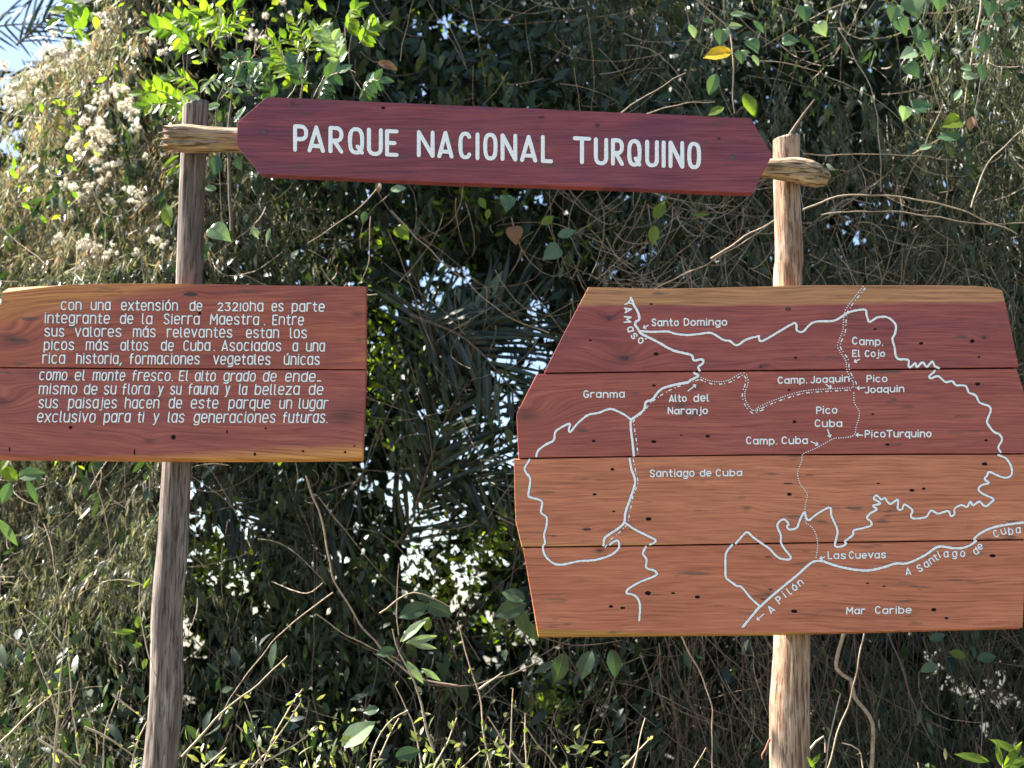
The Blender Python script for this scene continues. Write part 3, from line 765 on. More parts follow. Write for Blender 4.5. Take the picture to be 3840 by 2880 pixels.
s_tr = mp(B_, (800, 960), (805, 1040), (840, 1100), (845, 1150), (820, 1240), (800, 1310), (720, 1330), (640, 1335), (590, 1360), (480, 1420), (380, 1465)) + mp(D_, (368, 60), (335, 160), (350, 240), (390, 300), (415, 350), (400, 420), (395, 480), (400, 570), (450, 610), (485, 670), (500, 760), (485, 880))
trail('trail_line', [(s_tr, 'dot', 0)], 'single dotted trail over Pico Turquino down to Las Cuevas')

NM = dict(h=0.72, w=0.62, gap=0.30, slant=0.0, e=2.1, rim=0.9)
def place(parts, label=None):
    for (fn, t, x0, x1, b0, b1, cap) in parts:
        st = Strokes()
        X0, Y0 = fn(x0, b0); X1, Y1 = fn(x1, b1)
        word(st, t, X0, X1, Y0, Y1, cap * 0.45208, stroke=5.0, **NM)
        st.build('word', YM_F, map_sign, label)
place([(A_, 'Santo', 1200, 1430, 408, 406, 66), (A_, 'Domingo', 1468, 1830, 405, 402, 66)])
place([(A_, 'Granma', 635, 980, 1002, 1000, 66)])
place([(A_, 'Alto', 1345, 1495, 1036, 1034, 64), (A_, 'del', 1548, 1680, 1034, 1032, 70), (A_, 'Naranjo', 1335, 1670, 1138, 1136, 64)])
place([(B_, 'Camp.', 785, 1045, 560, 568, 66), (B_, 'El', 785, 855, 662, 662, 62), (B_, 'Cojo', 890, 1060, 662, 662, 62)])
place([(B_, 'Camp.', 168, 415, 886, 882, 64), (B_, 'Joaquin', 440, 765, 882, 868, 62)])
place([(B_, 'Pico', 905, 1080, 872, 870, 62), (B_, 'Joaquin', 890, 1220, 964, 952, 62)])
place([(B_, 'Pico', 487, 665, 1135, 1133, 66), (B_, 'Cuba', 475, 705, 1244, 1242, 66)])
place([(B_, 'Camp.', -94, 165, 1386, 1390, 66), (B_, 'Cuba', 200, 420, 1386, 1384, 66)])
place([(B_, 'Pico', 890, 1065, 1332, 1330, 66), (B_, 'Turquino', 1070, 1445, 1330, 1328, 66)])
place([(C_, 'Santiago', 1185, 1560, 200, 196, 68), (C_, 'de', 1602, 1700, 196, 194, 66), (C_, 'Cuba', 1733, 1955, 194, 190, 62)])
place([(D_, 'Las', 582, 738, 878, 878, 66), (D_, 'Cuevas', 758, 1070, 876, 872, 66)])
place([(D_, 'Mar', 735, 895, 1338, 1336, 64), (D_, 'Caribe', 975, 1280, 1334, 1330, 66)])
st = Strokes(); sc = 0.226
for c, x, y, r in [('Y', 335, 205, -65), ('A', 335, 318, -80), ('M', 325, 478, -92), ('a', 372, 640, -78), ('s', 435, 752, -52), ('o', 543, 828, -28)]:
    glyph_at(st, c, 2280 + x * sc, 1090 + y * sc, r, 25 if c.isupper() else 27)
st.dot(2280 + 628 * sc, 1090 + 800 * sc, 3)
st.build('word', YM_F, map_sign)
st = Strokes(); sc = 0.208
for i_, (c, x, y, r) in enumerate( [('A', 120, 1165, 8), ('S', 330, 1108, 30), ('a', 450, 1045, 33), ('n', 545, 975, 35), ('t', 620, 912, 30), ('i', 680, 872, 27), ('a', 805, 860, 2), ('g', 960, 855, 0), ('o', 1105, 852, 0), ('d', 1340, 800, 30), ('e', 1420, 722, 28), ('C', 1705, 485, 24), ('u', 1840, 450, 18), ('b', 1970, 440, 6), ('a', 2105, 425, 4)]):
    if i_ in (1, 9, 11): st.build('word', YM_F, map_sign); st = Strokes()
    glyph_at(st, c, 3380 + x * sc, 1900 + y * sc, r, 25, h=0.8, stroke=5.0)
st.build('word', YM_F, map_sign)
st = Strokes()
for i_, (c, x, y) in enumerate([('A', 112, 1293), ('P', 180, 1215), ('i', 226, 1178), ('l', 262, 1145), ('ó', 310, 1115), ('n', 357, 1075)]):
    if i_ == 1: st.build('word', YM_F, map_sign); st = Strokes()
    q = D_(x, y); glyph_at(st, c, q[0], q[1], 38, 26, h=0.72, stroke=5.4)
st.build('word', YM_F, map_sign)
for fn, (x0, y0), (x1, y1) in [(A_, (1175, 398), (1135, 420)), (A_, (1505, 942), (1568, 893)), (B_, (848, 680), (805, 702)), (B_, (568, 888), (612, 916)), (B_, (892, 915), (828, 921)), (B_, (583, 1262), (603, 1325)), (B_, (445, 1362), (502, 1388)), (B_, (872, 1310), (820, 1306)), (D_, (558, 860), (520, 873)), (C_, (2132, 1333), (2078, 1381))]:
    st = Strokes(); a = Vector(fn(x0, y0)); b = Vector(fn(x1, y1)); d = (b - a).normalized()
    st.add([a, b], 4.6, rim=0.7)
    for s_ in (1, -1):
        r = math.radians(42 * s_); e_ = Vector((-(d.x * math.cos(r) - d.y * math.sin(r)), -(d.x * math.sin(r) + d.y * math.cos(r))))
        st.add([b, b + e_ * 9], 4.6, rim=0.7)
    st.build('pointer_arrow', YM_F, map_sign)

# --- nail holes and knots: shallow dark cups
M_hole = plain_material('dark_knot', (0.012, 0.008, 0.010), 0.95, 0.3, 200, spec=0.1)
M_knot = plain_material('knot_stain', (0.07, 0.036, 0.036), 0.8, 0.4, 120)
def hole(x, y, rx, ry, yplane, parent, mat=M_hole, name='knot_hole'):
    off = parent.location if parent.parent is None else parent.parent.location
    n = 14; V = [W(x, y, yplane)]
    for i in range(n):
        a = 2 * math.pi * i / n; k = 1 + .18 * noise.noise(Vector((x + math.cos(a) * 2, y, math.sin(a) * 2)))
        V.append(W(x + rx * k * math.cos(a), y + ry * k * math.sin(a), yplane))
    V = [(v.x - off.x, v.y - off.y - 0.0007 + (0.0002 if i == 0 else 0), v.z - off.z) for i, v in enumerate(V)]
    me = bpy.data.meshes.new(name); me.from_pydata(V, [], [(0, 1 + (i + 1) % n, 1 + i) for i in range(n)])
    return link(name, me, mat, parent)
for fn, L_ in ((A_, [(1240, 635, 22, 14), (695, 523, 14, 8), (1222, 897, 16, 9), (722, 1357, 16, 10), (1220, 1363, 22, 13), (1668, 1318, 20, 11), (1200, 222, 12, 8), (1447, 1310, 12, 5)]),
               (B_, [(978, 430, 15, 8), (1358, 548, 18, 12), (1782, 530, 20, 15), (1838, 660, 12, 8), (318, 668, 15, 8), (1828, 885, 22, 14), (263, 935, 10, 10), (307, 1198, 14, 13), (957, 1135, 13, 7), (1078, 1387, 18, 10), (1897, 1352, 15, 9)]),
               (C_, [(877, 133, 16, 12), (730, 341, 18, 9), (888, 482, 13, 7), (1177, 545, 24, 15), (1172, 1160, 26, 17), (1380, 1160, 18, 8), (1582, 1193, 22, 13), (865, 1270, 18, 12), (962, 1282, 22, 10)]),
               (D_, [(1885, 88, 24, 14), (1003, 250, 16, 6), (1282, 307, 22, 12), (1380, 293, 16, 10), (265, 340, 20, 13), (1950, 850, 26, 14), (915, 1078, 16, 6), (1050, 1102, 16, 6), (305, 1310, 26, 15), (1463, 1297, 22, 15), (1568, 1367, 18, 9)])):
    for x, y, rx, ry in L_:
        q = fn(x, y); k = 0 if q[1] < 1392 else 1 if q[1] < 1710 else 2 if q[1] < 2040 else 3
        hole(q[0], q[1], rx * .45, ry * .45, YM_F, map_planks[k])
hole(*B_(255, 262), 12, 7, YM_F, map_planks[0], M_knot, 'knot')
for fn, x, y, rx, ry, k in [(A_, 975, 670, 34, 16, 0), (A_, 850, 340, 14, 20, 0), (C_, 665, 630, 30, 9, 2), (C_, 770, 805, 22, 6, 3), (D_, 110, 1130, 17, 8, 3), (D_, 45, 1210, 18, 8, 3), (D_, 255, 250, 36, 6, 2), (D_, 430, 180, 34, 3, 2), (D_, 90, 860, 30, 5, 3), (B_, 1880, 500, 18, 10, 0), (B_, 30, 740, 12, 14, 0)]:
    q = fn(x, y); hole(q[0], q[1], rx * .5, ry * .5, YM_F, map_planks[k], M_knot, 'knot')
for x, y, rx, ry, mt in [(1130, 100, 26, 8, M_knot), (1183, 212, 5, 7, M_hole), (1028, 948, 9, 9, M_hole), (418, 890, 7, 6, M_hole), (57, 1020, 3, 9, M_hole), (797, 1035, 3, 12, M_hole), (2045, 1035, 5, 4, M_hole), (1510, 1048, 5, 6, M_hole), (1795, 1030, 5, 4, M_hole), (1345, 915, 3, 8, M_hole), (1575, 895, 4, 4, M_hole), (2100, 1000, 4, 3, M_hole)]:
    hole(x * .6329, 1040 + y * .6329, rx, ry, YI_F, p1 if y < 535 else p2, mt, 'knot' if mt is M_knot else 'knot_hole')
for x, y, rx, ry, mt in [(1437, 405, 8, 5, M_hole), (1097, 390, 9, 9, M_knot), (2240, 470, 10, 9, M_knot), (2695, 520, 8, 6, M_knot), (2030, 440, 14, 5, M_knot)]:
    hole(x, y, rx, ry, YA_F, name_plank, mt, 'knot' if mt is M_knot else 'knot_hole')
M_steel = plain_material('dull_screw_steel', (0.12, 0.11, 0.11), 0.4, 0.2, 300, metal=0.9)
for (x, y) in ((988, 494), (2748, 589)):
    off = name_sign.location; c = W(x, y, YA_F) - off; n = 16; r0 = 0.0065
    V, T = [], []
    for (r, dy) in ((r0 * 1.25, -0.0002), (r0, -0.0022), (r0 * .45, -0.0024), (r0 * .3, -0.0005)):
        for i in range(n):
            a = 2 * math.pi * i / n; V.append((c.x + r * math.cos(a), c.y + dy, c.z + r * math.sin(a)))
    for k in range(3):
        for i in range(n): j = (i + 1) % n; T.append((k * n + i, k * n + j, (k + 1) * n + j, (k + 1) * n + i))
    me = bpy.data.meshes.new('screw'); me.from_pydata(V, [], T + [tuple(3 * n + i for i in range(n))]); link('screw', me, M_steel, name_sign)
#VEG
# ================================================================== VEGETATION
NARROW = (np.array([(0, 0, 0), (.3, .5, 0), (.3, -.5, 0), (.7, .38, 0), (.7, -.38, 0), (1, 0, 0)], float), np.array([(0, 2, 1), (1, 2, 4), (1, 4, 3), (3, 4, 5)]))
OVAL = (np.array([(0, 0, 0), (.22, .34, .05), (.2, 0, 0), (.22, -.34, .05), (.58, .5, .07), (.6, 0, 0), (.58, -.5, .07), (1, 0, 0)], float),
        np.array([(0, 2, 1), (0, 3, 2), (1, 2, 5), (1, 5, 4), (2, 3, 6), (2, 6, 5), (4, 5, 7), (5, 6, 7)]))

def leaves(P, D, N, L, Wd, tmpl, droop=0.25):
    """vectorised leaves: base points, directions, normals, lengths, widths"""
    tv, tf = tmpl
    D = norm(D); S = norm(np.cross(D, N)); Nn = np.cross(S, D)
    n, k = len(P), len(tv)
    V = (P[:, None, :] + D[:, None, :] * (tv[None, :, 0, None] * L[:, None, None])
         + S[:, None, :] * (tv[None, :, 1, None] * Wd[:, None, None])
         + Nn[:, None, :] * ((tv[None, :, 2, None] * Wd[:, None, None]) - droop * (tv[None, :, 0, None] ** 2) * L[:, None, None]))
    T = tf[None] + (np.arange(n) * k)[:, None, None]
    return V.reshape(-1, 3), T.reshape(-1, 3)

def leaf_cloud(name, P, D, N, L, Wd, tmpl, mat, tint, droop=0.25, parent=None, loc=(0, 0, 0)):
    V, T = leaves(P - np.array(loc), D, N, L, Wd, tmpl, droop)
    me = np_mesh(name, V, T, False, tint=np.repeat(tint, len(tmpl[0])))
    return link(name, me, mat, parent, loc)

def vnoise(P, scale, seed=0.0):
    """cheap smooth noise: a few sine waves, -1..1"""
    x, y, z = P[:, 0] * scale + seed, P[:, 1] * scale + seed * 1.7, P[:, 2] * scale - seed
    return (np.sin(x * 1.3 + 1.1 * np.sin(z * 1.7 + y)) + np.sin(z * 1.9 + 1.3 * np.sin(x * 1.1)) + np.sin((x + z) * 2.7 + 2.1 * np.sin(y * 1.3 + x)) * .6
            + np.sin((x - z) * 4.9 + 1.7 * np.sin(z * 3.1)) * .4) / 3.0

def rdir(n):
    return norm(rng.normal(size=(n, 3)))

# openings in the thicket through which the sky shows: (px, py, rx, ry, openness)
GAPS = [(60, 60, 330, 190, 1.0), (0, 330, 70, 300, .75), (30, 560, 60, 90, .8), (1650, 1030, 110, 80, 1), (1600, 1120, 130, 90, .8), (1790, 990, 80, 60, .8), (1440, 1150, 90, 60, .75), (1400, 1230, 60, 70, .6),
        (2010, 1210, 90, 160, .72), (1960, 1290, 90, 130, .8), (1900, 1500, 60, 260, .85), (1800, 1580, 90, 180, .82), (1700, 1680, 90, 170, .7), (1600, 1560, 70, 120, .7),
        (1560, 1850, 90, 130, .85), (1700, 1780, 170, 150, .62), (1830, 1730, 70, 200, .72), (1590, 2060, 100, 150, .9), (1720, 2140, 130, 110, .88), (1830, 2080, 90, 110, .7), (1700, 2230, 110, 60, .8), (1640, 1960, 150, 120, .7),
        (1260, 2070, 45, 55, .9), (1330, 1910, 55, 60, .7), (1400, 1780, 70, 90, .55), (1300, 1760, 40, 50, .6), (880, 1930, 130, 60, .88), (800, 2060, 110, 120, .72), (900, 2150, 100, 100, .86), (730, 1870, 50, 110, .8), (740, 2380, 90, 80, .75), (720, 2560, 60, 60, .4),
        (1650, 80, 80, 60, .7), (1810, 110, 90, 70, .85), (1560, 60, 50, 60, .6), (3560, 110, 110, 110, .45), (3640, 60, 60, 60, .4), (3500, 470, 60, 50, .5), (3530, 690, 50, 40, .6), (3620, 670, 40, 50, .5), (3320, 740, 100, 60, .4), (3170, 860, 70, 60, .4),
        (2010, 720, 110, 45, .6), (2350, 700, 60, 50, .35), (3620, 2600, 130, 110, .55), (3800, 2620, 70, 160, .6), (3480, 2480, 40, 70, .6), (2880, 2560, 40, 90, .5), (1950, 2400, 170, 130, .6), (1820, 2340, 120, 70, .6), (1860, 2620, 80, 90, .35),
        (2400, 745, 60, 40, .5), (570, 70, 60, 50, .2), (1350, 2640, 60, 60, .3), (1290, 940, 50, 40, .3), (2440, 940, 60, 60, .5)]
GA = np.array(GAPS)
def openness(P):
    px, py = proj(P)
    o = np.zeros(len(P))
    w = 26 * np.sin(py * .021 + px * .013) + 20 * np.sin(px * .037 + 2)
    for gx_, gy_, rx, ry, a in GA:
        d = ((px + w - gx_) / rx) ** 2 + ((py + w * .7 - gy_) / ry) ** 2
        o = np.maximum(o, a * np.clip((1.25 - d) / .45, 0, 1))
    return 1 - (1 - o) ** 1.45

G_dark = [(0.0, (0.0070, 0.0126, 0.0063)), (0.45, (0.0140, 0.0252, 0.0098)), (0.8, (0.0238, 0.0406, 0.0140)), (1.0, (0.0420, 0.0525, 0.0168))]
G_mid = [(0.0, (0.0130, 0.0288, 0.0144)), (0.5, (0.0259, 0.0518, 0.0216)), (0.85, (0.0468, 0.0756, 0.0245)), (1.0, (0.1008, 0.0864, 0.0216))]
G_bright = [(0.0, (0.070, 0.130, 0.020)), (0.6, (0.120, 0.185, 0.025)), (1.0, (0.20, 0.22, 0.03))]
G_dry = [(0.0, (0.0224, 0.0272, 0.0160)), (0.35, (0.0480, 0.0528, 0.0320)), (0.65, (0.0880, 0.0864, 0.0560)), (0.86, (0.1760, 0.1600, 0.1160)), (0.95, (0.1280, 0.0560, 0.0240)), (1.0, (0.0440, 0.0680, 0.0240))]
M_back = leaf_material('deep_shade_leaf', G_dark, .12, .5, spec=.35)  # shade of the thicket hollows is put into these dark leaf colours
G_dry_lit = [(0.0, (0.030, 0.040, 0.024)), (0.35, (0.065, 0.078, 0.046)), (0.62, (0.125, 0.135, 0.088)), (0.88, (0.29, 0.285, 0.225)), (0.96, (0.20, 0.09, 0.04)), (1.0, (0.060, 0.110, 0.035))]
M_dry_lit = leaf_material('sunny_dry_leaflet', G_dry_lit, .42, .45, spec=.5, tcol=(1.3, 1.2, .75))  # lighter copy of the dry leaflet, sunlight put into its colour
M_mid = leaf_material('glossy_green_leaf', G_mid, .28, .42, spec=.5)
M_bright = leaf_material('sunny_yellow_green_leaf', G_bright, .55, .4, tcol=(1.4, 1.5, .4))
M_dry = leaf_material('dry_olive_leaflet', G_dry, .38, .45, spec=.5, tcol=(1.3, 1.2, .75))
M_twig = plain_material('pale_dry_twig', (0.30, 0.235, 0.165), .8, .35, 40)
M_twigdark = plain_material('brown_bark_stem', (0.115, 0.085, 0.062), .85, .4, 40)
M_weed = plain_material('straw_coloured_stalk', (0.42, 0.33, 0.24), .7, .3, 50)

# ---- far, dark foliage of the thicket
def box_pts(n, x0, x1, y0, y1, z0, z1):
    return np.column_stack([rng.uniform(x0, x1, n), rng.uniform(y0, y1, n), rng.uniform(z0, z1, n)])
P = box_pts(105000, -5.2, 5.2, 3.9, 6.3, -0.9, 7.4)
P[:, 1] += .35 * vnoise(P, .8, 3)
keep = rng.random(len(P)) > openness(P) * 1.02
keep &= ~((proj(P)[0] < 330) & (proj(P)[1] < 250 - .25 * proj(P)[0]))
P = P[keep]; n = len(P)
D = rdir(n); D[:, 2] -= .5; N = rdir(n); N[:, 1] -= .7; N[:, 2] += .5
clump = vnoise(P, 1.6, 1.0)
L = rng.uniform(.07, .19, n) * (1 + .3 * clump)
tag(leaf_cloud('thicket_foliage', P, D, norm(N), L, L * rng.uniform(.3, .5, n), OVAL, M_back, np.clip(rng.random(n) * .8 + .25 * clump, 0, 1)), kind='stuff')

def mass(name, n, box, Lr, seed):
    P = box_pts(n, *box); P = P[rng.random(len(P)) > openness(P)]
    pxx, pyy = proj(P); P = P[~((pxx < 330) & (pyy < 250 - .25 * pxx) & (pyy > -900))]; k = len(P)
    L = rng.uniform(*Lr, k); D = rdir(k); D[:, 2] -= .4
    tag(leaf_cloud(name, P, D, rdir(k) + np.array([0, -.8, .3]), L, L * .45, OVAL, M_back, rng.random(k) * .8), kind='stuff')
mass('thicket_foliage', 34000, (-6.5, 6.5, 6.4, 8.6, -2.5, 9.5), (.16, .34), 2)  # extra rear layer, added to block sun passing through from behind
mass('added_shade_foliage', 9000, (-2.9, -.9, 2.2, 5.2, 5.2, 7.4), (.10, .22), 3)  # foliage mostly above the frame, added to cast shade on the thicket centre
# sun-caught small leaves around the openings
cands = []
for gx_, gy_, rx, ry, a in GAPS:
    if a < .5 or (gx_ < 400 and gy_ < 400): continue
    k = int(min(150, (rx * ry) / 90)); 
    for _ in range(k):
        y = random.uniform(4.2, 6.8); q = W(gx_ + random.gauss(0, rx * .8), gy_ + random.gauss(0, ry * .8), y); cands.append(q)
for (gx_, gy_, rx, ry, k) in [(850, 2080, 130, 120, 420), (1400, 1300, 120, 260, 420), (1700, 2130, 210, 170, 260), (1850, 2020, 90, 70, 200), (1900, 330, 90, 90, 120), (1830, 760, 120, 60, 90), (2200, 900, 120, 100, 90), (2070, 2620, 70, 70, 160), (1850, 2370, 90, 50, 70), (1650, 700, 300, 80, 120), (1500, 900, 250, 120, 120)]:
    for _ in range(k):
        y = random.uniform(2.3, 4.6); cands.append(W(gx_ + random.gauss(0, rx * .6), gy_ + random.gauss(0, ry * .6), y))
P = np.array([tuple(c) for c in cands]); n = len(P)
D = rdir(n); N = rdir(n); L = rng.uniform(.035, .085, n)
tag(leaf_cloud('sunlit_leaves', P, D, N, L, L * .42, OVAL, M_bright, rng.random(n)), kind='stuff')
P = box_pts(900, -2.9, -.9, 1.0, 2.0, 2.3, 5.0); P[:, 1] = 2.0 + .55 * np.clip(-1.65 - P[:, 0], 0, 3) - .45 - rng.random(900) * .35 * 0 + rng.normal(0, .14, 900)
P = P[vnoise(P, 1.5, 12) > .05]; n = len(P); D = rdir(n); D[:, 2] -= .2; L = rng.uniform(.03, .085, n)
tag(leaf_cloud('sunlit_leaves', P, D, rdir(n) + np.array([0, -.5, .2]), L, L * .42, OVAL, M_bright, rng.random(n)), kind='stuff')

# ---- veil of dry climbing plants: hanging strands with narrow leaflets
def veil_depth(x, z):
    left = np.clip(-0.75 - x, 0, 4); right = np.clip(x - 0.5, 0, 4)
    y = 2.75 - .55 * np.clip(right, 0, 1.2) + .75 * np.clip(left - .9, 0, 4) ** 1.15 - .5 * np.clip(left, 0, .9)
    return y
def veil(name, ns, xr, zr, mat, steps, lrange, wfac, seed, ybias=0.0, spread=.3, gapk=1.0, tintf=None, dens=None, scat=.38, amp=.42, hollow=-.38):
    x = rng.uniform(*xr, ns); z = rng.uniform(*zr, ns)
    Q = np.column_stack([x, np.zeros(ns), z])
    lum = vnoise(Q, 1.9, seed)
    hol = vnoise(Q, 1.15, seed + 31) + .5 * vnoise(Q, 3.1, seed + 7)
    sel = hol > hollow
    x, z, Q, lum = x[sel], z[sel], Q[sel], lum[sel]; ns = len(x)
    y = veil_depth(x, z) + ybias - amp * lum + rng.normal(0, spread * .5, ns)
    p = np.column_stack([x, y, z]); 
    dirn = np.column_stack([rng.normal(0, .35, ns), rng.normal(-.1, .3, ns), -np.abs(rng.normal(.9, .3, ns))])
    length = rng.uniform(.25, .9, ns)
    PP, DD, LL, SS = [], [], [], []
    sid = rng.random(ns)
    for k in range(steps):
        t = k / steps
        dirn = norm(dirn + rng.normal(0, .16, (ns, 3)) + np.array([0, 0, -.06]))
        p = p + dirn * (length / steps)[:, None]
        for rep in range(2):
            a = p + rng.normal(0, .006, (ns, 3)); d = norm(dirn * .9 + rng.normal(0, scat, (ns, 3)) + np.array([0, -.08, -.6]))
            PP.append(a); DD.append(d); SS.append(sid)
    P = np.concatenate(PP); D = np.concatenate(DD); S_ = np.concatenate(SS)
    o = openness(P) * gapk
    keep = rng.random(len(P)) > o
    px, py = proj(P)
    keep &= ~((px < 350) & (py < 260 - .3 * px))
    if dens is not None: keep &= rng.random(len(P)) < dens(px, py)
    P, D, S_ = P[keep], D[keep], S_[keep]; n = len(P)
    N = rdir(n); N[:, 1] -= .6; N[:, 0] -= .25
    L = rng.uniform(*lrange, n)
    ti = np.clip(S_ * .55 + rng.random(n) * .45, 0, 1)
    if tintf is not None: ti = tintf(px[keep], py[keep], ti)
    return tag(leaf_cloud(name, P, D, norm(N), L, L * wfac, NARROW, mat, ti, .3), kind='stuff')

def d_left(px, py):
    d = np.clip((1350 - px) / 450, 0, 1)
    d = np.where(py > 2250, d * .5, d)
    d = np.where((py > 1700) & (px > 720), d * .45, d)
    d = np.where((py < 420) & (px > 520), d * .22, d)
    d = np.where((py < 760) & (px > 560) & (px < 1250), d * .5, d)
    return d
veil('hanging_dry_vines', 4700, (-3.6, -.2), (-.3, 5.6), M_dry_lit, 30, (.035, .085), .11, 2.0, dens=d_left, tintf=lambda px, py, t: np.clip(t + .24 * (px < 800) * (py < 1000) - .1 * (py > 2300) - .32 * (py > 1700) * (px > 700) - .12 * (py > 1000) * (py < 1100), 0, .93))  # tint lightens upper left and darkens lower parts to paint sun and shade
def d_right(px, py):
    d = np.clip((px - 2050) / 350, 0, 1)
    d = np.where(py > 1100, d * .45, d)
    d = np.where((py > 680) & (py < 1100), d * .55, d)
    return d
veil('hanging_dry_vines', 4700, (.1, 3.3), (.2, 5.5), M_dry_lit, 28, (.035, .085), .085, 5.0, ybias=-.05, dens=d_right, hollow=-.22, tintf=lambda px, py, t: np.where(py < 1100, t * .82, t * .55))
def d_mid(px, py):
    return np.clip(1 - np.abs(px - 1750) / 800, .05, 1) * np.where(py < 700, .55, 1.0)
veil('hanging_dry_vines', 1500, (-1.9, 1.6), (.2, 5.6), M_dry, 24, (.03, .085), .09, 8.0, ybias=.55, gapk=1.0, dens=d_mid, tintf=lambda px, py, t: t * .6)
# green leaflets mixed into the left veil and the crown
def d_green(px, py): return np.where(px < 1300, np.where(py < 1300, .8, .3), .4)
veil('climbing_plant_leaves', 1200, (-3.4, 3.2), (.2, 5.5), M_mid, 10, (.04, .10), .36, 11.0, ybias=-.08, dens=d_green)

# ---- broader dark leaves at the top centre, and low down
P = box_pts(5200, -1.6, 1.3, 2.1, 3.6, 3.9, 5.7); P2 = box_pts(1500, -3.2, 3.2, 1.6, 3.2, .2, 1.5); P3 = box_pts(2600, -1.8, .4, 2.6, 3.8, 1.2, 4.0)
P = np.concatenate([P, P2, P3]); P = P[rng.random(len(P)) > openness(P)]; n = len(P)
D = rdir(n) * .8 + np.array([0, -.2, -.55]); N = rdir(n) * .6 + np.array([0, -.6, .6]); L = rng.uniform(.06, .14, n)
tag(leaf_cloud('shaded_broad_leaves', P, D, norm(N), L, L * rng.uniform(.28, .42, n), OVAL, M_mid, rng.random(n) * .7), kind='stuff')

# ---- fine tangled twigs
def tubes(paths, radii, nseg=3):
    """paths: list of (k,3) arrays, radii: list of (r0, r1)"""
    Vs, Ts, b = [], [], 0
    for pth, (r0, r1) in zip(paths, radii):
        pth = np.asarray(pth, float); k = len(pth)
        t = norm(np.gradient(pth, axis=0)); ref = np.array([0.31, .9, .29]); u = norm(np.cross(t, ref)); v = np.cross(t, u)
        r = np.linspace(r0, r1, k)[:, None, None]
        a = np.arange(nseg) * 2 * np.pi / nseg
        ring = pth[:, None, :] + r * (u[:, None, :] * np.cos(a)[None, :, None] + v[:, None, :] * np.sin(a)[None, :, None])
        Vs.append(ring.reshape(-1, 3))
        i = np.arange(k - 1)[:, None] * nseg + b; j = np.arange(nseg)[None]; j2 = (j + 1) % nseg
        Ts.append(np.stack([i + j, i + j2, i + nseg + j2, i + nseg + j], -1).reshape(-1, 4)); b += k * nseg
    return np.concatenate(Vs), np.concatenate(Ts)
def random_twigs(n, xr, yr, zr, length, bias, curl, r, seedgap=.8, dens=None):
    paths = []
    for _ in range(n):
        p = np.array([random.uniform(*xr), random.uniform(*yr), random.uniform(*zr)])
        px, py = proj(p[None])
        if random.random() < openness(p[None])[0] * seedgap: continue
        if dens is not None and random.random() > dens(px[0], py[0]): continue
        d = np.array(bias) + np.random.default_rng(random.randrange(10**9)).normal(0, .55, 3); d /= np.linalg.norm(d)
        L_ = random.uniform(*length); k = 9; pts = [p]
        c = np.array([random.gauss(0, curl) for _ in range(3)])
        for i in range(k):
            d = d + c * (L_ / k) * 2.2 + np.array([random.gauss(0, .07) for _ in range(3)]); d /= np.linalg.norm(d)
            pts.append(pts[-1] + d * L_ / k)
        paths.append(np.array(pts))
    return paths, [(random.uniform(*r), random.uniform(*r) * .5) for _ in paths]
pa, ra = random_twigs(2300, (-3.2, 3.2), (1.7, 3.2), (.3, 5.3), (.2, .8), (.1, -.1, -.5), .9, (.0012, .0032), dens=lambda px, py: .45 if px < 2000 else 1)
V, T = tubes(pa, ra); tag(link('twig_tangle', np_mesh('twig_tangle', V, T, True), M_twig), kind='stuff')
pa, ra = random_twigs(520, (.7, 3.2), (1.7, 2.9), (.9, 1.9), (.5, 1.3), (0, 0, -1.6), .25, (.002, .005))
pb, rb = random_twigs(620, (.3, 3.2), (1.7, 2.5), (2.5, 3.9), (.15, .7), (.2, -.1, -.5), 2.6, (.0015, .0035))
pc, rc = random_twigs(300, (-3.2, .6), (1.8, 3.0), (.6, 3.2), (.4, 1.2), (0, 0, -1.6), .4, (.0015, .004))
V, T = tubes(pb, rb); tag(link('twig_tangle', np_mesh('twig_tangle', V, T, True), M_twig), kind='stuff')
V, T = tubes(pa + pc, ra + rc); tag(link('hanging_stems', np_mesh('hanging_stems', V, T, True), M_twigdark), kind='stuff')

# ---- where a thing stands, in words (for labels of repeated plants)
def where(px, py):
    h = ('at the far left edge' if px < 230 else 'left of the left post' if px < 600 else 'beside the left post' if px < 900 else 'just right of the left post' if px < 1350 else 'between the two lower boards' if px < 1950
         else 'below the left end of the map' if px < 2450 else 'left of the right post' if px < 2850 else 'beside the right post' if px < 3120 else 'right of the right post' if px < 3500 else 'at the far right edge')
    v = 'near the top' if py < 420 else 'level with the name board' if py < 760 else 'just above the lower boards' if py < 1080 else 'level with the lower boards' if py < 1740 else 'below the text board' if py < 2300 and px < 1400 else 'low down' if py < 2600 else 'at the very foot'
    return h, v
used_labels = {}
def uniq(base, px, py, extra=''):
    h, v = where(px, py)
    if h.startswith('between') and v == 'level with the lower boards': v = 'in the dark gap'
    if h.startswith('between') and py < 1080: h = 'above the gap between the boards' if py > 760 else 'above the left half of the name board'
    if h.startswith('below the left end') and py < 2380: h = 'above the left end of the map' if py > 760 else 'above the name board middle'
    lab = f'{base} {h}, {v}{extra}'
    used_labels.setdefault(lab, 0); used_labels[lab] += 1
    return lab

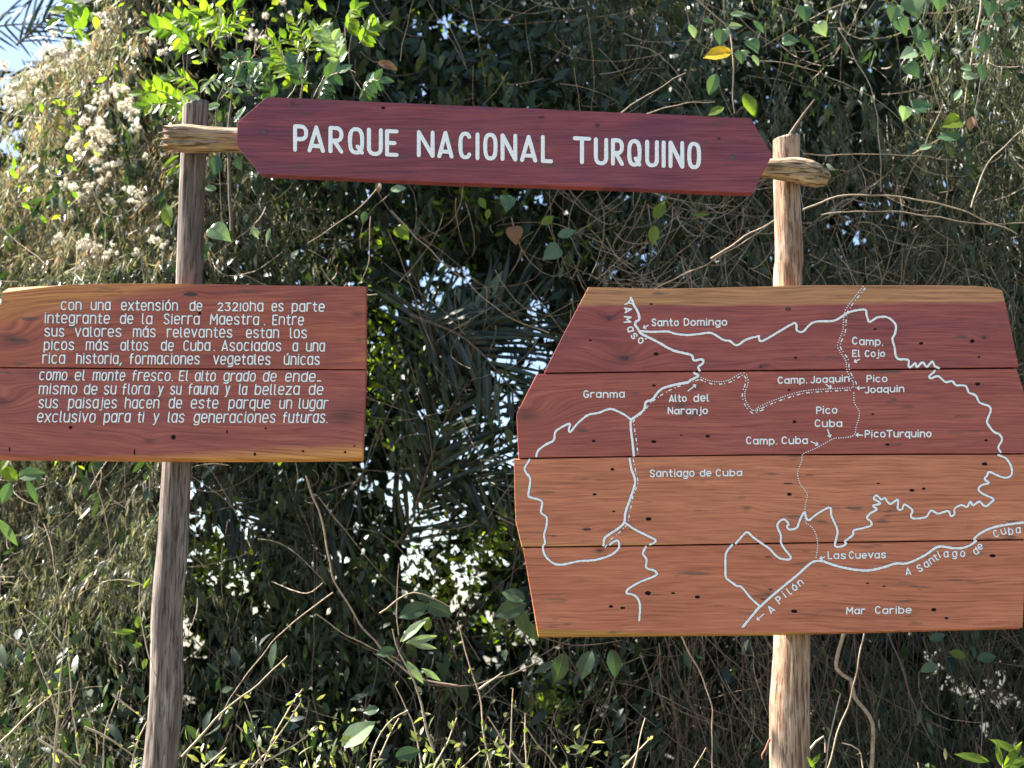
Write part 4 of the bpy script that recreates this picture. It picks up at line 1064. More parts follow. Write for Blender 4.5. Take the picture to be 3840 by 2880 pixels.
# ---- single leaves that can be picked out
def leaf_mesh(name, kind):
    """leaf in local space: base at origin, length 1 along +Z, face towards -Y; with a raised midrib and side veins"""
    rows = {'heart': [(-.14, .0), (-.16, .26), (-.05, .46), (.15, .54), (.38, .47), (.62, .31), (.82, .13), (1, 0)],
            'oval': [(0, 0), (.08, .13), (.25, .25), (.45, .29), (.65, .25), (.85, .12), (1, 0)],
            'lance': [(0, 0), (.1, .06), (.3, .125), (.5, .14), (.75, .095), (.9, .04), (1, 0)],
            'blade': [(0, 0), (.08, .022), (.3, .033), (.6, .028), (.85, .014), (1, 0)]}[kind]
    V, T, vein = [], [], []
    acr = [-1, -.55, -.08, 0, .08, .55, 1]
    for i, (t, w) in enumerate(rows):
        for a in acr:
            z = t if not (kind == 'heart' and i == 0) else (.0 if abs(a) < .2 else -.1)
            fold = abs(a) * w * .28; wave = .018 * math.sin(t * 14 + a * 2)
            V.append((a * w, -fold * .6 + .16 * t * t + wave, z)); vein.append(1.0 if abs(a) < .05 else 0.12)
    m_ = len(acr)
    for i in range(len(rows) - 1):
        for j in range(m_ - 1): T.append((i * m_ + j, i * m_ + j + 1, (i + 1) * m_ + j + 1, (i + 1) * m_ + j))
    me = np_mesh(name, np.array(V), np.array(T), True)
    a = me.attributes.new('vein', 'FLOAT', 'POINT'); a.data.foreach_set('value', np.array(vein, dtype=np.float32))
    return me
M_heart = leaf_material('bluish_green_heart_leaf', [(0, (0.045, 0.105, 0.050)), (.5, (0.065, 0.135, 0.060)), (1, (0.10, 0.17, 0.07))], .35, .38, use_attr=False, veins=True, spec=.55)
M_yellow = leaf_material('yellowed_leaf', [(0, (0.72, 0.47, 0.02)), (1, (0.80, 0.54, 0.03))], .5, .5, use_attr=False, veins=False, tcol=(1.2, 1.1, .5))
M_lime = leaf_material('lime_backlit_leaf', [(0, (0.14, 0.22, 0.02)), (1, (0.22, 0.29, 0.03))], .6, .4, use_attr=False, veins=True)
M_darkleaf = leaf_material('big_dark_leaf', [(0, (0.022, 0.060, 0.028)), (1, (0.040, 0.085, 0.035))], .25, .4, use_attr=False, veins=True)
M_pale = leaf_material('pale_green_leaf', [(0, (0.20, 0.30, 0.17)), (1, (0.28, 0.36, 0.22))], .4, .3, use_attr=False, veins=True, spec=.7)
M_brownleaf = leaf_material('withered_brown_leaf', [(0, (0.17, 0.085, 0.045)), (1, (0.25, 0.14, 0.08))], .3, .6, use_attr=False)
LM = {}
def leaf_obj(kind, mat, name='leaf'):
    key = (kind, mat.name)
    if key not in LM:
        me = leaf_mesh('leaf_blade', kind); me.materials.append(mat); LM[key] = me
    o = bpy.data.objects.new(name, LM[key]); col.objects.link(o); return o
def put_leaf(o, loc, down_ang, size, face=(0.0, 0.0), parent=None):
    """down_ang: direction of the tip seen from the front, degrees (0 = right, 90 = up); face = (yaw, pitch) lean"""
    a = math.radians(down_ang)
    z = Vector((math.cos(a), random.uniform(-.25, .1) + face[1], math.sin(a))).normalized()
    nrm = Vector((face[0], -1, .35)); x = z.cross(-nrm).normalized() * -1
    y = z.cross(x).normalized()
    R = Matrix((x, y, z)).transposed().to_4x4()
    if y.dot(Vector((0, -1, 0))) > 0: R = R @ Matrix.Diagonal((-1, -1, 1, 1))
    o.matrix_world = Matrix.Translation(loc) @ R @ Matrix.Scale(size, 4)
    if parent is not None:
        mw = o.matrix_world.copy(); o.parent = parent; o.matrix_local = Matrix.Translation(-parent.location) @ mw

def E3(x, y): return (2560 + x * .57866, y * .57866)
def E2(x, y): return (1280 + x * .57866, y * .57866)
def E1(x, y): return (x * .57866, y * .57866)
def E6(x, y): return (x * .7111, 1700 + y * .7111)
def E7(x, y): return (1280 + x * .57866, 2200 + y * .57866)
def E8(x, y): return (2560 + x * .57866, 2200 + y * .57866)

def stem_px(path, depth, r0, r1, name, mat, parent, step=.03, wob=.004, nseg=6):
    if isinstance(depth, (int, float)): depth = [depth] * len(path)
    pts = [W(x, y, d) for (x, y), d in zip(path, depth)]
    P_ = catmull(pts, step)
    P_ = [p + Vector((noise.noise(p * 9), noise.noise(p * 9 + Vector((5, 0, 0))), noise.noise(p * 9 + Vector((0, 7, 0))))) * wob for p in P_]
    V, T = tubes([np.array([tuple(p) for p in P_])], [(r0, r1)], nseg)
    off = np.array(parent.location) if parent is not None else np.array(tuple(P_[0]))
    me = np_mesh(name, V - off, T, True)
    return link(name, me, mat, parent, (0, 0, 0) if parent is not None else tuple(off)), P_

# heart-leaved climber on the right: three vines, each with its leaves
def vine(label, path, depth, leaves_, r=.003, mat=M_twigdark, name='leafy_vine'):
    root = empty(name, W(path[0][0], path[0][1], depth)); tag(root, label, 'vine')
    stem_px(path, depth, r, r * .6, 'stem', mat, root)
    for (x, y, s, kind, mt, ang) in leaves_:
        o = leaf_obj(kind, mt)
        sz = s * .57866 * 1.8 * (depth - CAMY) / F
        a = math.radians(ang); base_ = W(x, y, depth - .04) - Vector((math.cos(a), 0, math.sin(a))) * sz * .4
        put_leaf(o, base_, ang, sz, (random.uniform(-.5, .5), 0), root)
    return root
H, O_, LN = 'heart', 'oval', 'lance'
def LV(fn, L_): return [(*fn(x, y), s, k, m_, a) for (x, y, s, k, m_, a) in L_]
vine('climber with blue-green heart leaves crossing the top right', [E3(1330, -60), E3(1440, 100), E3(1500, 240), E3(1570, 400), E3(1650, 640), E3(1700, 780)], 1.2,
     LV(E3, [(1500, 45, 88, H, M_heart, -80), (1370, 85, 62, H, M_heart, -110), (1425, 170, 66, H, M_heart, -60), (1525, 235, 62, H, M_heart, -120), (1580, 325, 76, H, M_heart, -70), (1460, 350, 60, H, M_pale, 200), (1490, 460, 66, H, M_heart, -50), (1550, 690, 66, H, M_heart, 10), (1440, 735, 52, H, M_pale, -100), (1660, 20, 60, H, M_heart, -90)]))
vine('slim vine with small round leaves hanging at the far right', [E3(1935, -40), E3(1930, 60), E3(1890, 260), E3(1870, 400), E3(1840, 560), E3(1820, 740)], 1.1,
     LV(E3, [(1835, 440, 36, H, M_pale, 180), (1865, 495, 50, H, M_pale, -10), (1785, 610, 50, O_, M_pale, 230), (1740, 795, 70, H, M_lime, 200), (1745, 880, 92, O_, M_heart, 175), (1850, 200, 45, O_, M_heart, 200), (1885, 325, 40, O_, M_heart, -30), (1960, 150, 40, O_, M_pale, 20), (1580, 950, 50, O_, M_pale, 190)]), r=.004, mat=M_twig)
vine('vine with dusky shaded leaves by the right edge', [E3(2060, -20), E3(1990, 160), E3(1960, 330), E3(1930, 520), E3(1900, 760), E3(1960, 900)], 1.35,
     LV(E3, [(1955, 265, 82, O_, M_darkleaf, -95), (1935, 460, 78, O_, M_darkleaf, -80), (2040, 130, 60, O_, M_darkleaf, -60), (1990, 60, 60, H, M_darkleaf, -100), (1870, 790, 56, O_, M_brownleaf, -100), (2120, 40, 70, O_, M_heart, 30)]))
vine('vine with green heart leaves over the right of the name board', [E3(60, -30), E3(200, 90), E3(300, 200), E3(330, 420), E3(325, 600), E3(335, 735)], 1.3,
     LV(E3, [(245, 345, 112, O_, M_yellow, 190), (200, 530, 84, O_, M_heart, -110), (430, 665, 100, O_, M_lime, -62), (225, 712, 66, O_, M_lime, 200), (460, 300, 60, H, M_heart, -60), (490, 165, 62, O_, M_heart, -40), (380, 370, 50, H, M_heart, -90), (330, 170, 56, O_, M_pale, 10), (60, 195, 60, O_, M_pale, -70), (470, 385, 50, O_, M_pale, -60), (250, 240, 60, H, M_heart, -100), (350, 90, 60, O_, M_pale, 10), (170, 140, 50, O_, M_heart, 160), (790, 90, 62, H, M_heart, -90), (700, 265, 56, H, M_heart, 0), (900, 190, 56, H, M_pale, -60)]), r=.0045, mat=M_twig)
vine('vine with paired yellow-green leaves under the name board', [(2540, 700), (2490, 760), (2455, 830), (2440, 960)], 1.4,
     [(2470, 795, 78, O_, M_lime, 60), (2452, 875, 74, O_, M_lime, -100), (2625, 805, 60, LN, M_lime, 10)])
vine('vine with faded pinkish and olive leaves above the map', [E2(1400, 1240), E2(1280, 1480), E2(1180, 1640), E2(1100, 1760)], 1.7,
     LV(E2, [(1125, 1525, 62, H, M_brownleaf, -80), (1450, 1515, 72, O_, M_heart, 20), (1330, 1430, 60, O_, M_lime, 40), (1075, 1320, 60, H, M_heart, -90), (1360, 1640, 70, H, M_heart, -150), (910, 1310, 50, O_, M_lime, -60), (950, 1380, 40, O_, M_lime, -100)]))
vine('thin vine with mottled leaves below the name board, left half', [E2(230, 1230), E2(340, 1400), E2(520, 1540), E2(690, 1659), E2(900, 1850)], 1.7,
     LV(E2, [(400, 1510, 60, H, M_lime, -50), (360, 1225, 60, O_, M_pale, 10), (240, 1210, 46, O_, M_brownleaf, -90), (150, 1400, 50, O_, M_darkleaf, -100)]))
for lab, L_ in [('broad pale leaves just right of the left post', [(2, 0)])]:
    pass
vine('climber with broad leaves around the left post', [E1(1450, 560), E1(1400, 700), E1(1420, 1050), E1(1440, 1500)], .75,
     LV(E1, [(1400, 1060, 84, O_, M_darkleaf, -95), (1085, 1385, 92, O_, M_lime, -80), (1430, 1515, 84, H, M_pale, -30), (1385, 690, 60, O_, M_pale, 200), (1560, 730, 76, LN, M_pale, 235), (1260, 640, 60, O_, M_pale, 160), (1190, 640, 60, LN, M_pale, -70), (1110, 1040, 84, LN, M_lime, 215), (1130, 1100, 74, LN, M_lime, 220), (1740, 1520, 60, LN, M_pale, -100), (1650, 1500, 50, O_, M_pale, -60), (1370, 1220, 50, O_, M_heart, 170), (1540, 1060, 50, O_, M_darkleaf, -60)]))
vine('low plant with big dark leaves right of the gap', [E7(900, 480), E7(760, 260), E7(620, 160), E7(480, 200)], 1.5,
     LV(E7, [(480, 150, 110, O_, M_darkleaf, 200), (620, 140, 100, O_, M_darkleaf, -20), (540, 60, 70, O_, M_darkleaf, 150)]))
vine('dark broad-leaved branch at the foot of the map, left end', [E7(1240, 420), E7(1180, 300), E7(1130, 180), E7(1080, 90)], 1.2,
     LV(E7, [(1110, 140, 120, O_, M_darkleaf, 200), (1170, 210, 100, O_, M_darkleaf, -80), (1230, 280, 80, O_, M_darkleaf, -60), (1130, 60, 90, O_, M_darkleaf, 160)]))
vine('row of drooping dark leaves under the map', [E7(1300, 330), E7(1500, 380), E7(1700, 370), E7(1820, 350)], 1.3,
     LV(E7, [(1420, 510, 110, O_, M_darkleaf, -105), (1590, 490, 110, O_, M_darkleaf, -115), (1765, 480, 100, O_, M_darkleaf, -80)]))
vine('glossy sprouting shrub low in the gap', [E7(560, 620), E7(430, 480), E7(370, 380), E7(360, 330)], .9,
     LV(E7, [(450, 290, 130, LN, M_pale, 45), (500, 345, 110, LN, M_pale, 15), (520, 380, 90, LN, M_pale, -8), (470, 540, 100, LN, M_pale, -50), (560, 250, 50, O_, M_lime, 80), (570, 560, 80, LN, M_pale, -30), (300, 420, 70, O_, M_darkleaf, 190)]))
vine('seedling with one large glossy leaf at the bottom edge', [E7(40, 1250), E7(10, 1100), E7(0, 1040)], .25,
     LV(E7, [(85, 965, 140, O_, M_pale, 40), (415, 1085, 90, O_, M_darkleaf, 15), (200, 800, 60, O_, M_darkleaf, 190)]))
vine('plant with big green leaves at the far left below the text board', [E6(-60, 300), E6(20, 200), E6(60, 120)], .9,
     LV(E6, [(50, 110, 90, O_, M_lime, 140), (150, 110, 96, O_, M_heart, 10), (165, 190, 96, LN, M_heart, -60), (40, 200, 80, O_, M_heart, -110), (30, 400, 120, LN, M_heart, -50), (20, 60, 60, O_, M_lime, 60)]))
vine('sprig with yellow-green leaves against the lower left post', [E6(790, 1090), E6(760, 960), E6(735, 800), E6(740, 690)], .1,
     LV(E6, [(665, 940, 80, LN, M_lime, 178), (728, 895, 44, O_, M_lime, 95), (730, 1010, 34, O_, M_lime, 170), (765, 1105, 38, O_, M_lime, -110), (710, 690, 48, LN, M_lime, 190), (770, 690, 44, LN, M_lime, 60), (780, 910, 34, LN, M_lime, 20)]), r=.0025, mat=M_weed)
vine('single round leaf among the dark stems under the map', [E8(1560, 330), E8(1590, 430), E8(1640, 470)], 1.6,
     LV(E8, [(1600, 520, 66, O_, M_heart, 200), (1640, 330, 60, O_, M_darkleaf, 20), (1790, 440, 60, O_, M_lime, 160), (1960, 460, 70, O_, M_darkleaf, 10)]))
vine('leafy sprout in the bottom right corner', [E8(2090, 1250), E8(2075, 1150), E8(2050, 1080)], .0,
     LV(E8, [(1900, 1110, 120, LN, M_lime, 165), (2110, 1040, 110, LN, M_lime, 150), (2050, 1100, 80, LN, M_lime, 100), (2130, 1100, 110, LN, M_lime, 50), (2150, 1150, 110, LN, M_lime, 20)]), r=.003, mat=M_weed)
vine('leafy sprout at the bottom edge beside the right post', [E8(870, 1230), E8(850, 1170)], .0, LV(E8, [(855, 1130, 60, LN, M_lime, 50), (835, 1150, 50, LN, M_lime, 120)]), mat=M_weed)
vine('withered crumpled leaf hanging above the name board', [E2(120, 330), E2(200, 400), E2(280, 410)], 1.5, LV(E2, [(290, 420, 80, O_, M_brownleaf, -20)]))

# ---- shrub with feathery yellow-green sprigs at the top left
shrub = empty('pinnate_shrub', W(1000, 900, 1.2)); tag(shrub, 'shrub with rows of yellow-green leaflets behind the left post top', 'shrub')
M_sprig = leaf_material('lime_backlit_leaflet', [(0, (0.10, 0.20, 0.015)), (.6, (0.16, 0.26, 0.02)), (1, (0.24, 0.31, 0.03))], .58, .4, use_attr=False, veins=True)
M_sprigd = leaf_material('deep_green_leaflet', [(0, (0.030, 0.085, 0.030)), (1, (0.06, 0.13, 0.045))], .3, .3, use_attr=False, veins=True, spec=.7)
sprigs = [((1330, 260), (1130, 120), 7, 0, 95), ((1460, 240), (1290, 70), 8, 0, 85), ((1520, 220), (1530, 50), 6, 0, 80), ((1370, 300), (1560, 150), 6, 0, 80), ((1230, 300), (980, 190), 6, 0, 95), ((1330, 400), (1180, 230), 6, 1, 80), ((1980, 330), (1900, 150), 7, 0, 80), ((1990, 340), (2080, 170), 6, 0, 80),
          ((1960, 400), (1850, 250), 6, 0, 75), ((1850, 420), (1740, 290), 6, 0, 75), ((1700, 480), (1520, 370), 6, 1, 80), ((1900, 520), (1780, 400), 6, 0, 90), ((1960, 560), (1900, 400), 5, 1, 90), ((1290, 600), (1110, 510), 6, 0, 80), ((1220, 690), (930, 600), 8, 0, 95), ((1250, 760), (950, 690), 7, 0, 90), ((1520, 520), (1620, 400), 5, 1, 80),
          ((1640, 620), (1500, 480), 6, 1, 85), ((1780, 640), (1640, 470), 6, 1, 90), ((2140, 330), (2060, 200), 6, 2, 90), ((2200, 420), (2140, 250), 6, 2, 90), ((2330, 280), (2470, 180), 6, 0, 85), ((2250, 200), (2310, 60), 6, 0, 85), ((1320, 560), (1500, 580), 6, 2, 70), ((580, 40), (390, 120), 3, 0, 110), ((640, 110), (470, 170), 4, 0, 90), ((560, 220), (470, 250), 3, 0, 80), ((2060, 640), (2190, 470), 6, 1, 95), ((2330, 640), (2450, 520), 6, 1, 95)]
stem_px([E1(1500, 1500), E1(1480, 900), E1(1520, 500), E1(1540, 250)], 1.3, .010, .004, 'stem', M_twigdark, shrub)
stem_px([E1(1900, 1000), E1(1950, 640), E1(1990, 420), E1(2000, 260)], 1.35, .009, .003, 'stem', M_twigdark, shrub)
stem_px([E1(1500, 900), E1(1300, 650), E1(1200, 480), E1(1180, 300)], 1.25, .008, .003, 'stem', M_twigdark, shrub)
for (a, b, k, mt, ls) in sprigs:
    d0 = random.uniform(.9, 1.5)
    pa_, pb_ = W(*E1(*a), d0), W(*E1(*b), d0 - random.uniform(0, .25))
    mid = (pa_ + pb_) / 2 + Vector((0, -.02, .03)); rach = catmull([pa_, mid, pb_], .01)
    V, T = tubes([np.array([tuple(q) for q in rach])], [(.0022, .001)], 5); off = np.array(shrub.location)
    link('twig', np_mesh('twig', V - off, T, True), M_weed, shrub)
    ax = (pb_ - pa_).normalized(); ang0 = math.degrees(math.atan2(ax.z, ax.x)); size = ls * .57866 * (d0 - CAMY) / F * 1.15
    for i in range(k):
        for s_ in (1, -1):
            q = rach[int((i + .6) / (k + .4) * (len(rach) - 1))]
            o = leaf_obj('oval' if ls > 84 else 'lance', (M_sprig, M_sprigd, M_pale)[mt], 'leaflet')
            put_leaf(o, q, ang0 + s_ * random.uniform(38, 62) + random.uniform(-8, 8), size * random.uniform(.8, 1.1), (random.uniform(-.8, .6), random.uniform(-.5, .2)), shrub)
    o = leaf_obj('oval', (M_sprig, M_sprigd, M_pale)[mt], 'leaflet'); put_leaf(o, rach[-1], ang0 + random.uniform(-15, 15), size, (random.uniform(-.5, .5), 0), shrub)

# ---- fan palm and feather palm fronds in the dark gap
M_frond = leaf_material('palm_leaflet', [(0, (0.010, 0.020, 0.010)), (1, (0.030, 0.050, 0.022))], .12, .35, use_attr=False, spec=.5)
def frond(base_px, tip_px, depth, n_, ll, label, sag=.25, spreadf=1.0):
    root = empty('palm_frond', W(*base_px, depth)); tag(root, label, 'palm frond', 'palm fronds behind the boards')
    a = W(*base_px, depth); b = W(*tip_px, depth - .2); mid = (a + b) / 2 + Vector((0, 0, sag * (b - a).length * .5))
    R_ = catmull([a, mid, b], .02)
    V, T = tubes([np.array([tuple(q) for q in R_])], [(.010, .003)], 6)
    link('rachis', np_mesh('rachis', V - np.array(root.location), T, True), M_twigdark, root)
    for i in range(n_):
        for s_ in (1, -1):
            t = (i + .8) / n_; q = R_[min(len(R_) - 1, int(t * (len(R_) - 1)))]
            ax = (R_[min(len(R_) - 1, int(t * (len(R_) - 1)) + 2)] - R_[max(0, int(t * (len(R_) - 1)) - 2)]).normalized()
            ang0 = math.degrees(math.atan2(ax.z, ax.x))
            o = leaf_obj('blade', M_frond, 'leaflet')
            ang = ang0 + s_ * random.uniform(30, 50) * spreadf
            put_leaf(o, q, ang, ll * random.uniform(.8, 1.1) * math.sin(math.pi * (.25 + .7 * t)), (random.uniform(-1, .6), random.uniform(-.3, .1)), root)
    return root
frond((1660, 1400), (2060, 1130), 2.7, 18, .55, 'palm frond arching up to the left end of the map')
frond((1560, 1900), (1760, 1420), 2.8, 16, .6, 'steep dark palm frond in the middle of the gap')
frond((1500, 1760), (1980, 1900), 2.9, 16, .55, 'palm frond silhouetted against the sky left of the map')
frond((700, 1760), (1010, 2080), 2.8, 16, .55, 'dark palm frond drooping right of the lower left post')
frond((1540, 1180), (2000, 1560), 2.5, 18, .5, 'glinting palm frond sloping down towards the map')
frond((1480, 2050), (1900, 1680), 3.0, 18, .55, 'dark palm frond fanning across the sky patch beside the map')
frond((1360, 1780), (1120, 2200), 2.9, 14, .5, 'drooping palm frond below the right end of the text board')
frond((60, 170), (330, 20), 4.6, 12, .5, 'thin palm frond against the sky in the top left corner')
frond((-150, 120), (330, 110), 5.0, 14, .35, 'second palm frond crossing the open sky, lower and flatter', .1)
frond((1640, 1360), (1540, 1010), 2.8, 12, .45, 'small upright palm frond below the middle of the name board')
# spiky white-lit leaf blades of the young palm
vine('young palm with pale upright blades in the gap', [(1760, 1300), (1765, 1200), (1764, 1165)], 2.9,
     [(1735, 1130, 120, LN, M_pale, 112), (1790, 1130, 110, LN, M_pale, 62), (1800, 1195, 120, LN, M_pale, 10), (1750, 1245, 100, LN, M_pale, 190), (1720, 1285, 100, LN, M_pale, 186), (1850, 1080, 140, LN, M_pale, 60)])

# ---- trunks
M_bark = log_material('dark_rough_bark', [(0.3, (0.035, 0.028, 0.022)), (0.5, (0.075, 0.060, 0.048)), (0.7, (0.13, 0.11, 0.09))], (0.02, 0.016, 0.012), 2.2)
def trunk_tree(label, rows, depth, seed):
    root = empty('tree', Vector((W(*rows[0][:2], depth).x, depth, -.5))); tag(root, label, 'tree', 'trees in the thicket')
    ctr = [W(x, y, depth) for x, y, r in rows]; rad = [r * (depth - CAMY) / F for *_, r in rows]
    ctr.insert(0, Vector((ctr[0].x - .05, depth, -.6))); rad.insert(0, rad[0] * 1.2)
    me = log_mesh('trunk', ctr, rad, nseg=14, ridge=.08, lump=.08, seed=seed, ring_step=.05)
    link('trunk', shifted(me, root.location), M_bark, root)
    q = ctr[-1]; n = 420; P = np.array(q) + rng.normal(0, 1, (n, 3)) * np.array([.55, .35, .4]); L = rng.uniform(.06, .14, n)
    P = P[rng.random(n) > openness(P)]; n = len(P); L = L[:n]
    cr = leaf_cloud('crown', P, rdir(n) + np.array([0, 0, -.5]), rdir(n), L, L * .4, OVAL, M_back, rng.random(n), parent=root)
    cr.data.transform(Matrix.Translation(-root.location)); cr['kind'] = 'stuff'
trunk_tree('tree with dark leaning trunk at the left of the sky gap', [(1500, 2500, 14), (1495, 2200, 14), (1480, 1950, 13), (1500, 1700, 11), (1560, 1480, 9), (1590, 1250, 6)], 4.6, 1)
trunk_tree('slender dark tree crossing behind the left end of the map', [(1690, 2700, 9), (1680, 2300, 8), (1700, 1900, 6), (1800, 1560, 5), (1810, 1300, 4)], 5.4, 5)
trunk_tree('thin tree behind the text board, right end', [(1180, 2600, 10), (1250, 2000, 9), (1450, 1650, 8), (1600, 1350, 7)], 5.6, 9)

# ---- individual twigs and canes
def cane(label, path, depth, r0, r1, mat=M_twig, name='dry_cane', group=None, wob=.006):
    o, P_ = stem_px(path, depth, r0 * .78, r1 * .7, name, mat, None, wob=wob * 1.8)
    tag(o, label, 'branch' if name != 'dry_cane' else 'cane', group); return o
cane('long arching tan cane right of the right post', [E3(780, 1360), E3(950, 1292), E3(1150, 1265), E3(1400, 1275), E3(1700, 1330), E3(1900, 1400), E3(2170, 1520)], .9, .0055, .004)
cane('straight pale cane passing under the arching one', [E3(900, 1395), E3(1240, 1365), E3(1620, 1405), E3(1900, 1448), E3(2260, 1445)], 1.1, .004, .0035)
cane('pale cane rising to the right post above the map', [E3(180, 1680), E3(400, 1540), E3(600, 1425)], .8, .0055, .004)
cane('long thin tendril sagging across the top right', [E3(500, 395), E3(700, 420), E3(900, 480), E3(1100, 560), E3(1300, 680), E3(1500, 860), E3(1650, 960)], 1.3, .0025, .0015)
cane('wavy upright stem hanging right of the right post', [E3(1010, 180), E3(1120, 380), E3(1230, 610), E3(1270, 900), E3(1290, 1250)], 1.4, .0035, .0025)
cane('forked tan twig rising to the right edge', [E3(1870, 1350), E3(1920, 1180), E3(2050, 980), E3(2240, 810)], 1.1, .0045, .0025)
cane('curled dry tendril ring near the right edge', [E3(2060, 1000), E3(1990, 1050), E3(1920, 1010), E3(1905, 950), E3(1960, 915), E3(2010, 930)], 1.2, .002, .0012)
cane('horizontal pale twig behind the right post top', [E3(780, 1000), E3(1100, 1005), E3(1300, 995), E3(1500, 1010), E3(1750, 1035)], 1.2, .003, .002)
cane('dark stub branch behind the top of the right post', [E3(700, 880), E3(760, 780), E3(850, 650)], 1.0, .011, .004, M_twigdark)
cane('white-lit twig dropping from the name board towards the text board', [E2(250, 1200), E2(200, 1260), E2(90, 1370), E2(-60, 1480), E2(-220, 1580)], 1.0, .004, .0018)
cane('thin pale twig hanging below the left half of the name board', [E2(190, 1400), E2(182, 1560), E2(175, 1700), E2(120, 1840)], 1.2, .003, .0015)
cane('tan twig slanting over the middle of the name board', [E2(1800, 730), E2(2000, 600), E2(2230, 470)], 1.0, .0035, .002)
cane('short bright twig above the right of the name board', [E2(1980, 742), E2(2100, 700), E2(2230, 676), E2(2420, 650)], .9, .0035, .002)
cane('grey stem rising over the left half of the name board', [E2(380, 390), E2(420, 200), E2(470, -30)], 1.8, .003, .002)
cane('long thin liana slanting down to the top of the map', [(1470, 790), (1700, 1020), (1900, 1180), (2060, 1250)], 1.6, .0035, .003)
cane('brown liana crossing above the left corner of the map', [(2050, 720), (2170, 870), (2290, 1090)], 1.9, .003, .002, M_twigdark)
cane('grey liana running up right above the map corner', [(2450, 1085), (2620, 1000), (2800, 900), (2890, 840)], 1.2, .004, .003)
cane('big loose liana curving down between the boards', [E6(1610, 120), E6(1690, 340), E6(1740, 600), (1290, 2250), (1400, 2400), (1560, 2540), (1720, 2570)], 1.2, .006, .006)
cane('thick twisting grey liana under the map, right of the post', [E8(1040, 300), E8(990, 530), E8(1090, 610), E8(1110, 720), E8(1210, 850), E8(1235, 980), E8(1210, 1260)], 1.3, .011, .013)
cane('slim straight liana leaning beside the right post foot', [E8(1180, 300), E8(1110, 640), E8(1010, 960), E8(920, 1230)], 1.0, .004, .005)
cane('pale liana hanging left of the right post foot', [E8(-40, 270), E8(100, 520), E8(185, 760), E8(190, 1200)], 1.1, .0045, .004)
cane('curved white-lit twig low in the gap', [E7(250, 170), E7(380, 90), E7(480, 45), E7(600, 80), E7(710, 130)], .9, .0045, .003)
cane('thin upright twig low in the gap', [E7(365, 320), E7(360, 180), E7(365, 0), E7(380, -150)], 1.0, .0035, .002)
cane('long brown twig slanting up under the map corner', [E7(560, 640), E7(820, 640), E7(1060, 580), E7(1290, 480)], 1.2, .005, .004, M_twigdark)
cane('grey stem slanting across the dark gap foot', [(1180, 2300), (1300, 2380), (1500, 2480)], 1.6, .004, .003)
cane('long thin stem crossing below the text board', [(1250, 2220), (1080, 2350), (900, 2560), (820, 2700)], 1.3, .0035, .003)
cane('fine vertical stem left of the lower left post', [E6(480, 60), E6(540, 260), E6(575, 430), E6(600, 560), E6(700, 640)], 1.0, .003, .002)
cane('curled reddish dry leaf stalk by the right post foot', [E8(570, 990), E8(530, 1050), E8(500, 1090), E8(505, 1120)], .0, .006, .002, plain_material('reddish_dry_stalk', (.34, .13, .09), .7, .3, 50))

